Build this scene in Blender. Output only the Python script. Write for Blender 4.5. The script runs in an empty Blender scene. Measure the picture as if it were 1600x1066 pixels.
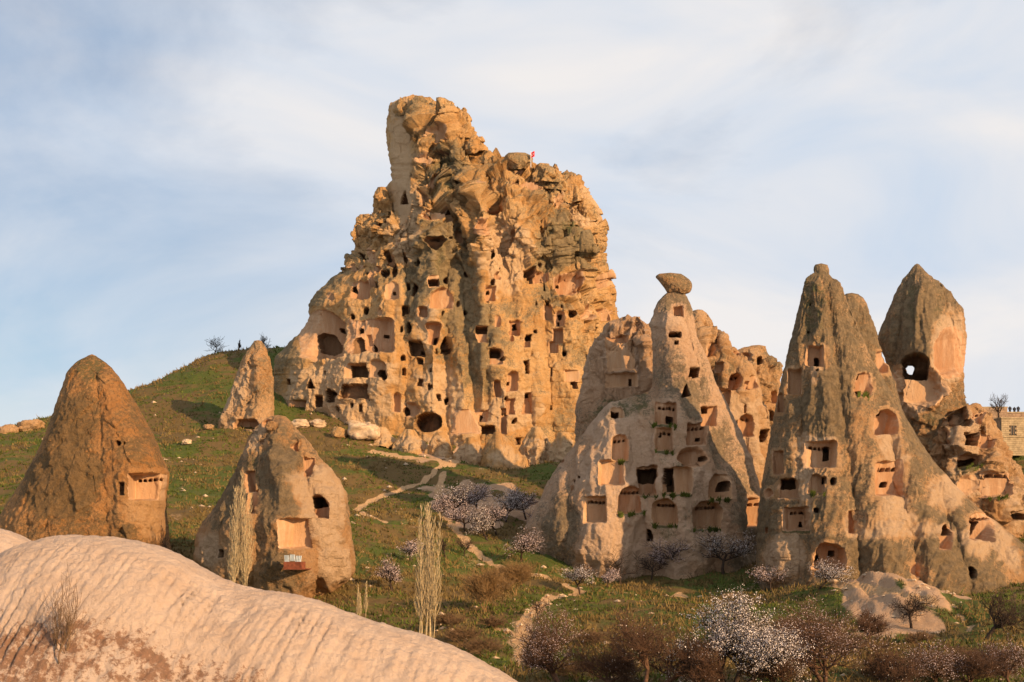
import bpy, math, random
import numpy as np

# ------------------------------------------------------------------ camera, sky, sun, exposure
scn = bpy.context.scene
F, CX, HY = 1931.0, 800.0, 860.0          # focal length in photo pixels, centre column, horizon row
cam_d = bpy.data.cameras.new('camera'); cam = bpy.data.objects.new('camera', cam_d)
scn.collection.objects.link(cam); scn.camera = cam
cam.location = (0, 0, 0); cam.rotation_euler = (math.radians(90), 0, 0)
cam_d.sensor_width = 36.0; cam_d.lens = 36.0 * F / 1600.0
cam_d.shift_y = (HY - 533.0) / 1600.0
cam_d.clip_start = 0.1; cam_d.clip_end = 5000

SUN_AZ, SUN_EL = 47.0, 17.0               # azimuth: degrees to the right of straight behind the camera
az, el = math.radians(SUN_AZ), math.radians(SUN_EL)
sun_dir = (math.sin(az) * math.cos(el), -math.cos(az) * math.cos(el), math.sin(el))
sd = bpy.data.lights.new('sun', 'SUN'); so = bpy.data.objects.new('sun', sd)
scn.collection.objects.link(so)
sd.energy = 5.0; sd.angle = math.radians(0.6); sd.color = (1.0, 0.66, 0.34)
from mathutils import Vector
so.rotation_euler = Vector(sun_dir).to_track_quat('Z', 'Y').to_euler()
so.location = (60, -60, 80)

w = bpy.data.worlds.new('World'); scn.world = w; w.use_nodes = True
nt = w.node_tree; nt.nodes.clear()
N = nt.nodes.new; Lk = nt.links.new
out = N('ShaderNodeOutputWorld'); bg = N('ShaderNodeBackground'); bg.inputs[1].default_value = 0.093
sky = N('ShaderNodeTexSky'); sky.sky_type = 'NISHITA'; sky.sun_disc = False
sky.sun_elevation = el; sky.sun_rotation = math.atan2(sun_dir[0], sun_dir[1])
sky.air_density = 1.0; sky.dust_density = 1.2; sky.ozone_density = 2.5
tc = N('ShaderNodeTexCoord'); mp = N('ShaderNodeMapping')
mp.inputs['Scale'].default_value = (1.3, 1.3, 2.9); mp.inputs['Rotation'].default_value = (0.0, 0.42, 0.2); mp.inputs['Location'].default_value = (3.1, 0.4, 1.7)
n1 = N('ShaderNodeTexNoise'); n1.inputs['Scale'].default_value = 2.4; n1.inputs['Detail'].default_value = 9
n1.inputs['Roughness'].default_value = 0.56; n1.inputs['Distortion'].default_value = 0.5
cr = N('ShaderNodeValToRGB'); cr.color_ramp.elements[0].position = 0.31; cr.color_ramp.elements[1].position = 0.51
cr.color_ramp.elements[0].color = (0.20, 0.20, 0.20, 1); cr.color_ramp.elements[1].color = (0.97, 0.97, 0.97, 1)
n2 = N('ShaderNodeTexNoise'); n2.inputs['Scale'].default_value = 3.2; n2.inputs['Detail'].default_value = 9; n2.inputs['Distortion'].default_value = 0.7
cc = N('ShaderNodeMix'); cc.data_type = 'RGBA'
cc.inputs['A'].default_value = (5.2, 5.9, 6.9, 1); cc.inputs['B'].default_value = (7.4, 7.1, 6.95, 1)
cr2 = N('ShaderNodeValToRGB'); cr2.color_ramp.elements[0].position = 0.30; cr2.color_ramp.elements[1].position = 0.66
mx = N('ShaderNodeMix'); mx.data_type = 'RGBA'
Lk(tc.outputs['Generated'], mp.inputs['Vector']); Lk(mp.outputs[0], n1.inputs['Vector']); Lk(mp.outputs[0], n2.inputs['Vector'])
n3 = N('ShaderNodeTexNoise'); n3.inputs['Scale'].default_value = 1.1; n3.inputs['Detail'].default_value = 1
mp3 = N('ShaderNodeMapping'); mp3.inputs['Location'].default_value = (14.7, 0.7, 6.9); Lk(tc.outputs['Generated'], mp3.inputs['Vector']); Lk(mp3.outputs[0], n3.inputs['Vector'])
av = N('ShaderNodeMix'); av.inputs['Factor'].default_value = 0.5; Lk(n1.outputs['Fac'], av.inputs['A']); Lk(n3.outputs['Fac'], av.inputs['B'])
# the cloud bank thins out towards the upper left
dt = N('ShaderNodeVectorMath'); dt.operation = 'DOT_PRODUCT'; dt.inputs[1].default_value = (-0.75, 0.5, 0.43); Lk(tc.outputs['Generated'], dt.inputs[0])
mr = N('ShaderNodeMapRange'); mr.interpolation_type = 'SMOOTHSTEP'; mr.inputs['From Min'].default_value = 0.60; mr.inputs['From Max'].default_value = 0.90; mr.inputs['To Max'].default_value = 0.25
sb = N('ShaderNodeMath'); sb.operation = 'SUBTRACT'; Lk(dt.outputs['Value'], mr.inputs['Value']); Lk(av.outputs['Result'], sb.inputs[0]); Lk(mr.outputs['Result'], sb.inputs[1])
Lk(sb.outputs[0], cr.inputs[0]); Lk(cr.outputs[0], mx.inputs['Factor'])
Lk(n2.outputs['Fac'], cr2.inputs[0]); Lk(cr2.outputs[0], cc.inputs['Factor'])
Lk(sky.outputs[0], mx.inputs['A']); Lk(cc.outputs['Result'], mx.inputs['B'])
Lk(mx.outputs['Result'], bg.inputs[0]); Lk(bg.outputs[0], out.inputs[0])

vs = scn.view_settings
vs.view_transform = 'Standard'; vs.look = 'None'; vs.exposure = 0.40; vs.gamma = 1.0; vs.use_curve_mapping = False

# ------------------------------------------------------------------ numpy helpers
rs = np.random.RandomState(7)
PERM = np.concatenate([rs.permutation(256)] * 3).astype(np.int32)
GR = rs.normal(size=(256, 3)).astype(np.float32); GR /= np.linalg.norm(GR, axis=1)[:, None]
CELL = rs.rand(256, 3).astype(np.float32)

def perlin(P, seed=0):
    P = np.asarray(P, np.float32) + np.float32(seed * 17.31)
    I = np.floor(P).astype(np.int32); f = P - I; I &= 255
    u = f * f * f * (f * (f * 6 - 15) + 10)
    out = np.zeros(P.shape[:-1], np.float32)
    for dx in (0, 1):
        a = PERM[I[..., 0] + dx]; wx = u[..., 0] if dx else 1 - u[..., 0]; fx = f[..., 0] - dx
        for dy in (0, 1):
            b = PERM[a + I[..., 1] + dy]; wy = wx * (u[..., 1] if dy else 1 - u[..., 1]); fy = f[..., 1] - dy
            for dz in (0, 1):
                g = GR[PERM[b + I[..., 2] + dz]]
                out += wy * (u[..., 2] if dz else 1 - u[..., 2]) * (g[..., 0] * fx + g[..., 1] * fy + g[..., 2] * (f[..., 2] - dz))
    return out * 1.5

def fbm(P, octv=4, seed=0, gain=0.5):
    a, s, o = 1.0, 1.0, 0.0
    for k in range(octv):
        o = o + a * perlin(P * s, seed + k); a *= gain; s *= 2.03
    return o

def ridged(P, octv=3, seed=0):
    a, s, o = 1.0, 1.0, 0.0
    for k in range(octv):
        o = o + a * (1 - 2 * np.abs(perlin(P * s, seed + k))); a *= 0.5; s *= 2.1
    return o

def cells(P, seed=0):
    """cellular noise: distance to nearest and second nearest point, random value of the nearest"""
    P = np.asarray(P, np.float32) + np.float32(seed * 9.7)
    I = np.floor(P).astype(np.int32); f = P - I; I &= 255
    d1 = np.full(P.shape[:-1], 9.0, np.float32); d2 = d1.copy(); v = np.zeros_like(d1)
    for dx in (-1, 0, 1):
        a = PERM[(I[..., 0] + dx) & 255]
        for dy in (-1, 0, 1):
            b = PERM[(a + I[..., 1] + dy) & 255]
            for dz in (-1, 0, 1):
                h = PERM[(b + I[..., 2] + dz) & 255]; c = CELL[h]
                d = (c[..., 0] + dx - f[..., 0]) ** 2 + (c[..., 1] + dy - f[..., 1]) ** 2 + (c[..., 2] + dz - f[..., 2]) ** 2
                m = d < d1
                d2 = np.where(m, d1, np.minimum(d2, d)); v = np.where(m, CELL[(h + 91) & 255, 0], v); d1 = np.where(m, d, d1)
    return np.sqrt(d1), np.sqrt(d2), v

def facets(P, seed=0, tilt=1.6):
    """broken-rock planes: every cell is a plane with its own height and tilt"""
    P = np.asarray(P, np.float32) + np.float32(seed * 9.7)
    I = np.floor(P).astype(np.int32); f = P - I; I &= 255
    d1 = np.full(P.shape[:-1], 9.0, np.float32); v = np.zeros_like(d1)
    for dx in (-1, 0, 1):
        a = PERM[(I[..., 0] + dx) & 255]
        for dy in (-1, 0, 1):
            b = PERM[(a + I[..., 1] + dy) & 255]
            for dz in (-1, 0, 1):
                h = PERM[(b + I[..., 2] + dz) & 255]; c = CELL[h]
                ox, oy, oz = f[..., 0] - c[..., 0] - dx, f[..., 1] - c[..., 1] - dy, f[..., 2] - c[..., 2] - dz
                d = ox * ox + oy * oy + oz * oz; m = d < d1
                t = CELL[(h + 57) & 255] - 0.5
                v = np.where(m, (CELL[(h + 91) & 255, 0] - 0.5) + tilt * (t[..., 0] * ox + t[..., 1] * oy + t[..., 2] * oz), v); d1 = np.where(m, d, d1)
    return v

def sstep(a, b, x):
    t = np.clip((x - a) / (b - a), 0, 1); return t * t * (3 - 2 * t)

def gsmooth(a, sig):
    r = int(sig * 3) + 1; k = np.exp(-0.5 * (np.arange(-r, r + 1) / sig) ** 2); k /= k.sum()
    return np.convolve(np.pad(a, r, mode='edge'), k, mode='valid')

def at(px, py, Y):
    return ((px - CX) * Y / F, Y, (HY - py) * Y / F)

# ------------------------------------------------------------------ objects and meshes
def mesh_np(name, V, faces, mat, smooth=True, attrs=None):
    """faces: int array (n,3) or (n,4)"""
    V = np.asarray(V, np.float32); faces = np.asarray(faces, np.int32)
    me = bpy.data.meshes.new(name); k = faces.shape[1]
    me.vertices.add(len(V)); me.vertices.foreach_set('co', V.ravel())
    me.loops.add(faces.size); me.loops.foreach_set('vertex_index', faces.ravel())
    me.polygons.add(len(faces)); me.polygons.foreach_set('loop_start', np.arange(len(faces), dtype=np.int32) * k)
    me.polygons.foreach_set('use_smooth', np.full(len(faces), smooth, bool))
    if attrs:
        for an, arr in attrs.items():
            at_ = me.attributes.new(an, 'FLOAT_COLOR', 'POINT'); at_.data.foreach_set('color', np.asarray(arr, np.float32).ravel())
    me.update(calc_edges=True)
    if mat: me.materials.append(mat)
    return me

def link(name, me, parent=None, loc=None):
    o = bpy.data.objects.new(name, me); scn.collection.objects.link(o)
    if parent: o.parent = parent
    if loc is not None: o.location = loc
    return o

def tag(o, label=None, cat=None, group=None, kind=None):
    if label: o['label'] = label
    if cat: o['category'] = cat
    if group: o['group'] = group
    if kind: o['kind'] = kind
    return o

def subset(V, faces, sel, A):
    fs = faces[sel]; u, inv = np.unique(fs, return_inverse=True)
    return V[u], inv.reshape(fs.shape), A[u]

# ------------------------------------------------------------------ materials
def nodemat(name, rough=0.9):
    m = bpy.data.materials.new(name); m.use_nodes = True
    t = m.node_tree; b = t.nodes['Principled BSDF']; b.inputs['Roughness'].default_value = rough
    b.inputs['Specular IOR Level'].default_value = 0.15
    return m, t, b

class G:
    """small node-graph helper"""
    def __init__(s, t): s.t = t; s.pos = s.n('ShaderNodeNewGeometry').outputs['Position']
    def n(s, k): return s.t.nodes.new(k)
    def l(s, a, b): s.t.links.new(a, b)
    def noise(s, scale, detail=4, rough=0.6, vec=None, stretch=None, dist=0.0):
        q = s.n('ShaderNodeTexNoise'); q.inputs['Scale'].default_value = scale; q.inputs['Detail'].default_value = detail
        q.inputs['Roughness'].default_value = rough; q.inputs['Distortion'].default_value = dist
        v = vec or s.pos
        if stretch:
            mpn = s.n('ShaderNodeMapping'); mpn.inputs['Scale'].default_value = stretch; s.l(v, mpn.inputs['Vector']); v = mpn.outputs[0]
        s.l(v, q.inputs['Vector']); return q.outputs['Fac']
    def ramp(s, x, a, b):
        q = s.n('ShaderNodeMapRange'); q.interpolation_type = 'SMOOTHSTEP'; q.inputs['From Min'].default_value = a; q.inputs['From Max'].default_value = b
        s.l(x, q.inputs['Value']); return q.outputs['Result']
    def mix(s, f, a, b):
        q = s.n('ShaderNodeMix'); q.data_type = 'RGBA'
        for key, val in (('Factor', f), ('A', a), ('B', b)):
            if isinstance(val, (tuple, list)): q.inputs[key].default_value = (*val, 1)
            elif isinstance(val, (int, float)): q.inputs[key].default_value = val
            else: s.l(val, q.inputs[key])
        return q.outputs['Result']
    def math(s, op, a, b=None):
        q = s.n('ShaderNodeMath'); q.operation = op
        for i, val in enumerate((a, b)):
            if val is None: continue
            if isinstance(val, (int, float)): q.inputs[i].default_value = val
            else: s.l(val, q.inputs[i])
        return q.outputs[0]
    def attr(s, name):
        q = s.n('ShaderNodeAttribute'); q.attribute_name = name
        sp = s.n('ShaderNodeSeparateColor'); s.l(q.outputs['Color'], sp.inputs[0])
        return sp.outputs[0], sp.outputs[1], sp.outputs[2]
    def bump(s, h, strength, dist, nrm=None):
        q = s.n('ShaderNodeBump'); q.inputs['Strength'].default_value = strength; q.inputs['Distance'].default_value = dist
        s.l(h, q.inputs['Height'])
        if nrm: s.l(nrm, q.inputs['Normal'])
        return q.outputs[0]

def rock_mat(name, base=(0.50, 0.335, 0.20), base2=(0.42, 0.25, 0.135), crust=(0.215, 0.165, 0.11), crust2=(0.135, 0.105, 0.07), pale=(0.62, 0.47, 0.36), streak=0.5):
    m, t, b = nodemat(name, 0.95); g = G(t)
    R, Gc, B = g.attr('mask')
    big = g.noise(0.10, 6, 0.62); med = g.noise(0.6, 6, 0.65); fine = g.noise(3.4, 8, 0.85); vert = g.noise(0.8, 5, 0.6, stretch=(1, 1, 0.12))
    col = g.mix(g.ramp(big, 0.38, 0.62), base, base2)
    col = g.mix(g.math('MULTIPLY', g.ramp(med, 0.45, 0.75), 0.55), col, pale)
    # crust of lichen, eaten away in speckles
    k = g.math('ADD', R, g.math('MULTIPLY', g.math('SUBTRACT', med, 0.5), 0.9))
    k = g.math('ADD', k, g.math('MULTIPLY', g.math('SUBTRACT', fine, 0.5), 2.1))
    k = g.math('ADD', k, g.math('MULTIPLY', g.math('SUBTRACT', vert, 0.5), streak))
    cr_ = g.mix(g.ramp(g.noise(1.4, 5, 0.7), 0.40, 0.62), crust, crust2)
    col = g.mix(g.math('MULTIPLY', g.ramp(k, 0.34, 0.68), 0.92), col, cr_)
    col = g.mix(g.math('MULTIPLY', g.ramp(g.noise(5.0, 4, 0.8), 0.54, 0.70), 0.42), col, (crust2[0] * 0.7, crust2[1] * 0.7, crust2[2] * 0.7))
    pk = g.math('ADD', g.math('ADD', Gc, g.math('MULTIPLY', g.math('SUBTRACT', fine, 0.5), 1.1)), g.math('MULTIPLY', g.math('SUBTRACT', med, 0.5), 1.0))
    col = g.mix(g.math('MULTIPLY', g.ramp(pk, 0.30, 0.85), 0.85), col, g.mix(g.ramp(fine, 0.35, 0.7), pale, (pale[0] * 0.82, pale[1] * 0.78, pale[2] * 0.74)))
    mk = g.math('ADD', B, g.math('MULTIPLY', g.math('SUBTRACT', fine, 0.5), 1.8))
    col = g.mix(g.math('MULTIPLY', g.ramp(mk, 0.35, 0.9), 0.85), col, g.mix(g.ramp(med, 0.4, 0.6), (0.075, 0.085, 0.03), (0.13, 0.125, 0.055)))
    t.links.new(col, b.inputs['Base Color'])
    h = g.math('ADD', g.math('MULTIPLY', g.noise(1.3, 8, 0.75), 1.0), g.math('MULTIPLY', g.noise(4.5, 5, 0.8), 0.5))
    t.links.new(g.bump(h, 1.0, 0.6), b.inputs['Normal'])
    return m

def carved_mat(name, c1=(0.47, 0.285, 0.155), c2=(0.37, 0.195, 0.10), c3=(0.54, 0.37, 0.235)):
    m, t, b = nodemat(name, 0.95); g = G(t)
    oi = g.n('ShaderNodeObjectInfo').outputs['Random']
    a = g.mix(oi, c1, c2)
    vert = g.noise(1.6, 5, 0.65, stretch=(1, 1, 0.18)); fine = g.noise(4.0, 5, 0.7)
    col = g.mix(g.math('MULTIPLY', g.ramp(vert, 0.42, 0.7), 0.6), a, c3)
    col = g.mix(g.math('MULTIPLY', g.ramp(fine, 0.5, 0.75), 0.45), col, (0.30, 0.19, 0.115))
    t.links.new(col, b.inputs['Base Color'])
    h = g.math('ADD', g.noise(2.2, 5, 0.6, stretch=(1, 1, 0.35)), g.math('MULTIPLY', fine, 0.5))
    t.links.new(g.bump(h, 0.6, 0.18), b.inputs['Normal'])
    return m

def plain(name, col, var=0.25, scale=2.0, rough=0.9, bump=0.0, spec=None, metal=0.0):
    m, t, b = nodemat(name, rough); g = G(t)
    f = g.noise(scale, 5, 0.65)
    lo = tuple(c * (1 - var) for c in col); hi = tuple(min(1, c * (1 + var)) for c in col)
    t.links.new(g.mix(g.ramp(f, 0.3, 0.7), lo, hi), b.inputs['Base Color'])
    b.inputs['Metallic'].default_value = metal
    if bump: t.links.new(g.bump(g.noise(scale * 3, 5, 0.7), bump, 0.1), b.inputs['Normal'])
    return m

M = {}
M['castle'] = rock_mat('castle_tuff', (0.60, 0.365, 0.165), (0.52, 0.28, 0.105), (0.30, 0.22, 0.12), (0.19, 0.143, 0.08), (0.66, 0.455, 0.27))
M['cone'] = rock_mat('cone_tuff', (0.53, 0.32, 0.165), (0.45, 0.245, 0.11), (0.255, 0.18, 0.10), (0.155, 0.116, 0.068), (0.62, 0.43, 0.27))
M['brown'] = rock_mat('brown_cone_tuff', (0.50, 0.26, 0.105), (0.43, 0.20, 0.07), (0.23, 0.14, 0.062), (0.15, 0.098, 0.047), (0.56, 0.33, 0.16), 0.2)
M['pink'] = rock_mat('pink_tuff', (0.58, 0.375, 0.235), (0.51, 0.31, 0.18), (0.26, 0.19, 0.115), (0.16, 0.122, 0.077), (0.66, 0.455, 0.305))
M['carved'] = carved_mat('carved_tuff')
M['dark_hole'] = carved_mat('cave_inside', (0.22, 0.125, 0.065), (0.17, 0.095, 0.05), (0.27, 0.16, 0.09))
M['grass'] = plain('spring_grass', (0.080, 0.098, 0.018), 0.45, 0.5); M['dry'] = plain('dry_grass', (0.17, 0.115, 0.042), 0.35, 0.5)
M['boulder'] = plain('pale_boulder_stone', (0.50, 0.36, 0.235), 0.3, 1.2, bump=0.9)

# ------------------------------------------------------------------ terrain height
CP = [(1000,1066,62),(1300,1066,62),(1590,1066,62),(850,1066,66),(820,1000,88),(860,935,118),(760,960,98),(700,900,118),(650,1000,85),
 (580,870,125),(600,800,158),(560,790,165),(650,740,188),(720,722,197),(480,668,214),(580,674,213),(800,738,199),(860,725,196),(780,800,166),
 (700,790,168),(850,880,142),(900,918,132),(1050,912,136),(1190,925,122),(1300,922,116),(1400,925,114),(1590,925,116),(1400,985,90),(1540,1000,85),
 (300,880,112),(500,940,101),(540,900,112),(280,820,128),(280,740,168),(330,672,214),(220,700,192),(300,578,275),(215,626,275),(430,548,275),(260,602,275),
 (350,560,277),(60,672,232),(0,682,226),(0,740,176),(-150,690,222),(100,850,118),(1590,706,190),(1540,668,212),(1610,650,226),(1750,650,230),(1720,900,122),(1750,1000,82),
 (1100,760,190),(1000,740,200)]
cp = [at(*c) for c in CP]
cp += [(0, 0, -9.5), (-60, 0, -9), (60, 0, -9), (0, 35, -9), (30, 38, -8.6), (-40, 40, -8), (75, 50, -8), (-60, 300, 33), (-45, 340, 24), (-110, 360, 12), (-20, 470, 8), (90, 330, 18), (120, 470, 6), (-200, 300, 12),
       (0, 300, 26), (0, 700, -10), (-300, 700, -15), (300, 700, -15), (220, 250, 22), (-90, 520, 2), (-250, 120, -4), (250, 100, -6)]
cp = np.array(cp, float)
def _k(r2): return np.where(r2 > 1e-9, 0.5 * r2 * np.log(r2 + 1e-12), 0)
_S = 100.0
_q = cp[:, :2] / _S; n_ = len(_q)
_A = np.zeros((n_ + 3, n_ + 3)); _d = ((_q[:, None] - _q[None]) ** 2).sum(-1)
_A[:n_, :n_] = _k(_d) + np.eye(n_) * 2e-4; _A[:n_, n_] = 1; _A[:n_, n_ + 1:] = _q; _A[n_, :n_] = 1; _A[n_ + 1:, :n_] = _q.T
_w = np.linalg.solve(_A, np.concatenate([cp[:, 2], np.zeros(3)]))
def H(X, Y, detail=True):
    X = np.asarray(X, float); Y = np.asarray(Y, float)
    q0, q1 = X / _S, Y / _S
    z = _w[n_] + _w[n_ + 1] * q0 + _w[n_ + 2] * q1
    for i in range(n_): z = z + _w[i] * _k((q0 - _q[i, 0]) ** 2 + (q1 - _q[i, 1]) ** 2)
    # pale washed-out mound below the tall cone
    mx_, my_ = (1395 - CX) * 102 / F, 102.0
    z = z + 1.9 * np.exp(-(((X - mx_ - 0.12 * (my_ - Y)) / 4.6) ** 2 + ((Y - my_) / 10.0) ** 2)) * (0.8 + 0.35 * ridged(np.stack([X / 2.2, Y / 8.0, 0 * X], -1), 3, 97))
    if detail:
        P = np.stack([X, Y, np.zeros_like(X)], -1)
        z = z + 0.9 * fbm(P / 14.0, 3, 3) + 0.28 * fbm(P / 2.6, 3, 5)
    return z
def hit(px, py, y0=40.0, y1=330.0):
    Ys = np.geomspace(y0, y1, 500); X = (px - CX) * Ys / F; Z = (HY - py) * Ys / F
    d = Z - H(X, Ys)
    k = np.where(d <= 0)[0]
    i = k[0] if len(k) else int(np.argmin(d))
    return float(X[i]), float(Ys[i]), float(H(X[i:i+1], Ys[i:i+1])[0])

# ------------------------------------------------------------------ rock builder
REG = {1: (540, 130, 3.552), 2: (400, 380, 3.331), 3: (640, 380, 3.135), 4: (0, 530, 2.6), 5: (820, 400, 3.331), 6: (820, 600, 3.231), 7: (1160, 390, 3.636), 8: (1160, 640, 3.636)}

def rock(name, mat, prof, Y, ratio, niches=(), bulges=(), step=1.1, lump=(0.8, 7.0), mid=(0.25, 1.6), flute=(0.3, 14.0), crag=None, cragzone=None,
         lichen=0.45, pale=(), moss=(), crust=(), power=0.5, sym=None, parent=None, jag=1.2, seed=0, depthcap=None, carved='carved', flat=None, facet=None, through=None, sharp=1.7, crack=0.0, edgeamp=0.4):
    pr = np.array(prof, float); T, Bm = pr[0, 0], pr[-1, 0]
    nr = int((Bm - T) / step) + 1
    py = np.linspace(T, Bm, nr)
    xl = np.interp(py, pr[:, 0], pr[:, 1]); xr = np.interp(py, pr[:, 0], pr[:, 2])
    xl = gsmooth(xl, 1.6); xr = gsmooth(xr, 1.6)
    q = np.stack([py / 9.0, np.zeros(nr), np.zeros(nr)], -1)
    xl = xl + jag * fbm(q, 3, seed + 1); xr = xr + jag * fbm(q, 3, seed + 2)
    a = np.maximum((xr - xl) / 2, 0.6); xc = (xl + xr) / 2
    nf = int(a.max() * 2 / step * 1.05) + 8; nb = max(nf // 6, 16)
    u = np.linspace(0, 1, nf); s = 0.6 * (2 * u - 1) + 0.4 * -np.cos(np.pi * u)
    th = np.linspace(0, np.pi, nb + 2)[1:-1]
    asm = gsmooth(a, 14) if nr > 60 else gsmooth(a, 3)
    b = np.minimum(asm, a * 1.6) * Y / F * ratio
    if depthcap: b = np.minimum(b, depthcap)
    PX = xc[:, None] + a[:, None] * s[None]; PY = np.repeat(py[:, None], nf, 1)
    edge = np.clip(1 - s ** 2, 0, 1)
    dep = b[:, None] * edge[None] ** power
    if facet is not None: dep = facet(dep, PX, PY, xl[:, None], b[:, None])
    bl = np.zeros_like(dep)
    for (ax, ay, bx, by, hw0, hw1, h0, h1) in bulges:       # ridge from (ax,ay) to (bx,by) with half widths and heights in metres
        t = np.clip((PY - ay) / (by - ay), 0, 1.25); inside = sstep(ay - 14, ay + 6, PY)
        uu = (PX - (ax + (bx - ax) * t)) / (hw0 + (hw1 - hw0) * t)
        bl = np.maximum(bl, inside * (h0 + (h1 - h0) * t) * np.clip(1 - np.abs(uu) ** sharp, 0, 1))
    dep = dep + bl * np.clip(edge * 5, 0, 1)[None]
    Yf = Y - dep
    Pf = np.stack([(PX - CX) * Yf / F, Yf, (HY - PY) * Yf / F], -1)
    pxb = xc[:, None] + a[:, None] * np.cos(th)[None]; Yb = Y + b[:, None] * np.sin(th)[None]
    Pb = np.stack([(pxb - CX) * Y / F, Yb, np.repeat(((HY - py) * Y / F)[:, None], nb, 1)], -1)
    P = np.concatenate([Pf, Pb], 1); nc = nf + nb
    def normals(P):
        du = np.roll(P, -1, 1) - np.roll(P, 1, 1); dv = np.gradient(P, axis=0)
        n = np.cross(dv, du); ln = np.linalg.norm(n, axis=-1, keepdims=True); return n / np.maximum(ln, 1e-9)
    Nn = normals(P)
    # orient outwards
    cen = P.mean(1, keepdims=True)
    if ((P - cen) * Nn).sum(-1).mean() < 0: Nn = -Nn
    # displacement
    W = P + 40.0 * seed
    warp = np.stack([perlin(W / 5.0, 31), perlin(W / 5.0, 32), perlin(W / 5.0, 33)], -1)
    D = lump[0] * fbm(W / lump[1], 3, 11) + mid[0] * fbm((W + warp) / mid[1], 4, 15)
    ang = np.concatenate([PX, pxb], 1); pyy = np.concatenate([PY, np.repeat(py[:, None], nb, 1)], 1)
    q = np.stack([(ang - 0.12 * (pyy - T) * (ang - xc[:, None]) / (a[:, None] + 20)) / flute[1], pyy / 95.0, np.zeros_like(ang)], -1)
    D = D + flute[0] * ridged(q, 3, 21 + seed)
    if crag:
        cz = cragzone(ang, pyy) if cragzone else 1.0
        D = D + cz * crag[0] * (1.5 * facets((W + 0.35 * warp) / np.array([crag[1], crag[1], crag[1] * 1.25]), 2) + 0.8 * facets((W + 0.3 * warp) / (crag[1] * 0.45), 5) + 0.3 * facets(W / (crag[1] * 0.2), 7))
    if crack:
        Wc = (W + 1.6 * warp) * np.array([1, 1, 0.32])
        c1_ = np.clip(1 - np.abs(perlin(Wc / 4.6, 27)) * 7.5, 0, 1) ** 1.5; c2_ = np.clip(1 - np.abs(perlin(Wc / 2.1, 28)) * 6.5, 0, 1) ** 1.5
        cz2 = 0.45 + 0.55 * (cragzone(ang, pyy) if cragzone else 1.0)
        D = D - crack * cz2 * (1.0 * c1_ + 0.5 * c2_) + 0.45 * crack * cz2 * ridged((W + warp) / 3.1, 4, 29)
    D = D + 0.075 * fbm(W / 0.55, 2, 19)
    tf = sstep(0, 36, pyy - T) * 0.8 + 0.2
    ef = np.concatenate([np.repeat((edgeamp + (1 - edgeamp) * np.clip(edge * 3.5, 0, 1))[None], nr, 0), np.full((nr, nb), edgeamp)], 1)
    if flat is not None: tf = tf * flat(ang, pyy)
    P = P + Nn * (D * tf * ef)[..., None]
    Nn = normals(P)
    if ((P - cen) * Nn).sum(-1).mean() < 0: Nn = -Nn
    # colour masks
    W = P
    mR = lichen + 0.30 * fbm(W / 9.0, 3, 41) + 0.22 * np.clip(Nn[..., 2], -0.6, 1)
    mG = np.zeros_like(mR); mB = np.zeros_like(mR)
    wob = 7 * perlin(np.stack([ang / 16, pyy / 16, 0 * ang], -1), 51) + 4 * perlin(np.stack([ang / 6, pyy / 6, 0 * ang], -1), 52)
    isf = np.zeros((nr, nc), bool); isf[:, :nf] = True
    def patch(lst, arr, amt):
        for e in lst:
            cx_, cy_, w_, h_ = e[:4]; r = e[4] if len(e) > 4 else 0
            c_, s_ = math.cos(math.radians(r)), math.sin(math.radians(r))
            dx = ang - cx_; dy = pyy - cy_; X_ = dx * c_ + dy * s_; Y_ = -dx * s_ + dy * c_
            d = (np.sqrt((X_ / (w_ / 2)) ** 2 + (Y_ / (h_ / 2)) ** 2) - 1) * min(w_, h_) / 2 + wob
            arr += amt * sstep(13, -9, d) * isf
    patch(pale, mG, 0.9); patch(pale, mR, -0.55); patch(moss, mB, 0.62); patch(crust, mR, 0.36)
    # carved niches and openings
    lab = np.zeros((nr, nc), np.int32); info = []
    Pn = P
    def sdf(shape, X_, Y_, hw, hh):
        if shape == 'rect':
            r = 0.18 * min(hw, hh); qx = np.abs(X_) - hw + r; qy = np.abs(Y_) - hh + r
            return np.hypot(np.maximum(qx, 0), np.maximum(qy, 0)) + np.minimum(np.maximum(qx, qy), 0) - r
        if shape == 'arch':
            r = min(hw, hh); top = -hh + r
            qx = np.abs(X_) - hw; qy = np.abs(Y_ - 0) - hh
            body = np.maximum(qx, Y_ - hh)
            cap = np.hypot(X_ / hw, (Y_ - top) / r) * r - r
            return np.where(Y_ < top, cap, body)
        if shape == 'tri':
            return np.maximum(np.abs(X_) - hw * (Y_ + hh) / (2 * hh), Y_ - hh)
        return (np.sqrt((X_ / hw) ** 2 + (Y_ / hh) ** 2) - 1) * min(hw, hh)
    def carve(px, py_, w_, h_, shape, depth, opt, parent_id):
        hw, hh = w_ / 2, h_ / 2
        i0 = np.searchsorted(py, py_ - hh - 6); i1 = np.searchsorted(py, py_ + hh + 6)
        if i1 - i0 < 3: return 0
        sl = slice(i0, i1)
        X_ = PX[sl] - px; Y_ = PY[sl] - py_
        wb = 0.05 * min(w_, 30) * perlin(np.stack([PX[sl] / 7, PY[sl] / 7, 0 * X_ + len(info)], -1), 61)
        d = sdf(shape, X_, Y_, hw, hh) + wb
        if (d < 0).sum() < 4: return 0
        hole = 'h' in opt
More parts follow.
